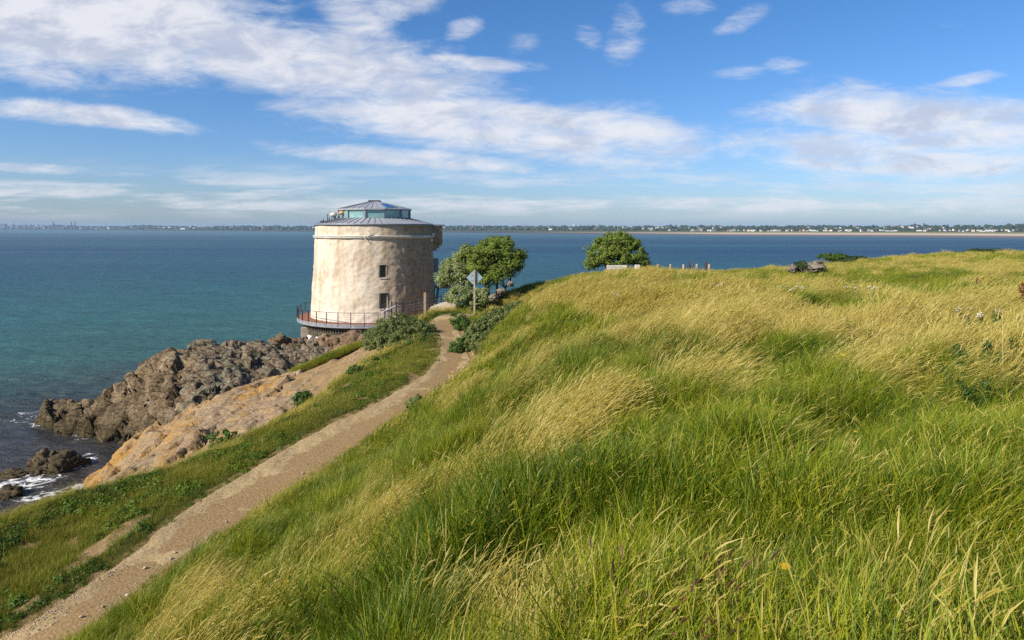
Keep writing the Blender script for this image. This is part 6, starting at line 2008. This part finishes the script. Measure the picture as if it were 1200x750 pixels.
for x, top_, lab in ((83.5, 260.0, 'left one of two tall slim power station chimneys on the far shore'), (87.8, 259.3, 'right one of two tall slim power station chimneys on the far shore')):
    Y, z = far_at(x); ht = (268.5 - top_) / FPX * Y + 15 - z; w = Y / FPX * .62
    c = empty('power_chimney', (bearing_x(x, Y), Y, z)); tag(c, lab, 'chimney', 'power station chimneys')
    for j in range(5):
        mb = MB(); mb.tube([(0, 0, ht * j / 5 - (4 if j == 0 else 0)), (0, 0, ht * (j + 1) / 5)], [w * (1.15 - .05 * j), w * (1.1 - .05 * j)], 10)
        mb.build('band', m_far_red if j % 2 else m_far_dark, c)
for x, top_, mt, lab in ((16.3, 259.0, m_far_red, 'red dock crane with raised jib on the hazy far left shore'), (28.5, 261.0, m_far_y, 'yellow dock crane right of the red crane on the far shore'), (62.5, 258.8, m_far_dark, 'tall dark tower with a crane on its roof on the far shore')):
    Y, z = far_at(x); u = Y / FPX; ht = (268.5 - top_) * u + 15 - z
    c = empty('dock_crane' if mt is not m_far_dark else 'tower_block', (bearing_x(x, Y), Y, z)); tag(c, lab, 'crane' if mt is not m_far_dark else 'tower block')
    mb = MB()
    if mt is m_far_dark:
        mb.box((0, 0, ht * .36), (1.5 * u, 1.5 * u, ht * .76)); mb.build('block', mt, c)
        mb = MB(); mb.tube([(0, 0, ht * .6), (0, 0, ht)], .16 * u, 5); mb.tube([(-1.6 * u, 0, ht * .97), (.8 * u, 0, ht * .9)], .14 * u, 5); mb.build('crane', mt, c)
    else:
        for sx_ in (-.8, .8): mb.tube([(sx_ * u, 0, -3), (sx_ * .6 * u, 0, ht * .55)], .2 * u, 5)
        mb.box((0, 0, ht * .55), (2.6 * u, u, .5 * u)); mb.build('frame', mt, c)
        mb = MB(); mb.tube([(.6 * u, 0, ht * .55), (-.7 * u, 0, ht)], .2 * u, 5); mb.tube([(.6 * u, 0, ht * .5), (1.9 * u, 0, ht * .42)], .2 * u, 5); mb.build('jib', mt, c)
Y, z = far_at(4); u = Y / FPX; mb = MB(); mb.box((0, 0, 2.2 * u), (6.2 * u, 4 * u, 5.2 * u)); mb.box((-.4 * u, 0, 5.1 * u), (4.5 * u, 3 * u, .7 * u))
o = mb.build('dock_warehouse', walls[4], None); o.location = (bearing_x(4, Y), Y, z); tag(o, 'large dark flat topped block at the far left end of the distant shore', 'building')
Y, z = far_at(672, .95); u = Y / FPX; mb = MB(); mb.box((-.4 * u, 0, 2.0 * u), (.9 * u, u, 6 * u)); mb.box((.7 * u, 0, 1.2 * u), (1.1 * u, u, 5 * u))
o = mb.build('tower_block', walls[0], None); o.location = (bearing_x(672, Y), Y, z); tag(o, 'white tower block rising over the trees behind the skyline tree', 'building')

# ------------------------------------------------------------------ air
HAZE = 0.000055
m_haze, k, out = new_mat('sea_air')
pv_ = k.new('ShaderNodeVolumePrincipled')
pv_.inputs['Color'].default_value = (0.50, 0.72, 1.0, 1)
pv_.inputs['Density'].default_value = HAZE
pv_.inputs['Anisotropy'].default_value = 0.0
k.l.new(pv_.outputs[0], out.inputs['Volume'])
mb = MB(); mb.box((0, 0, 60), (34000, 34000, 132))
tag(mb.build('haze', m_haze, None), kind='stuff')
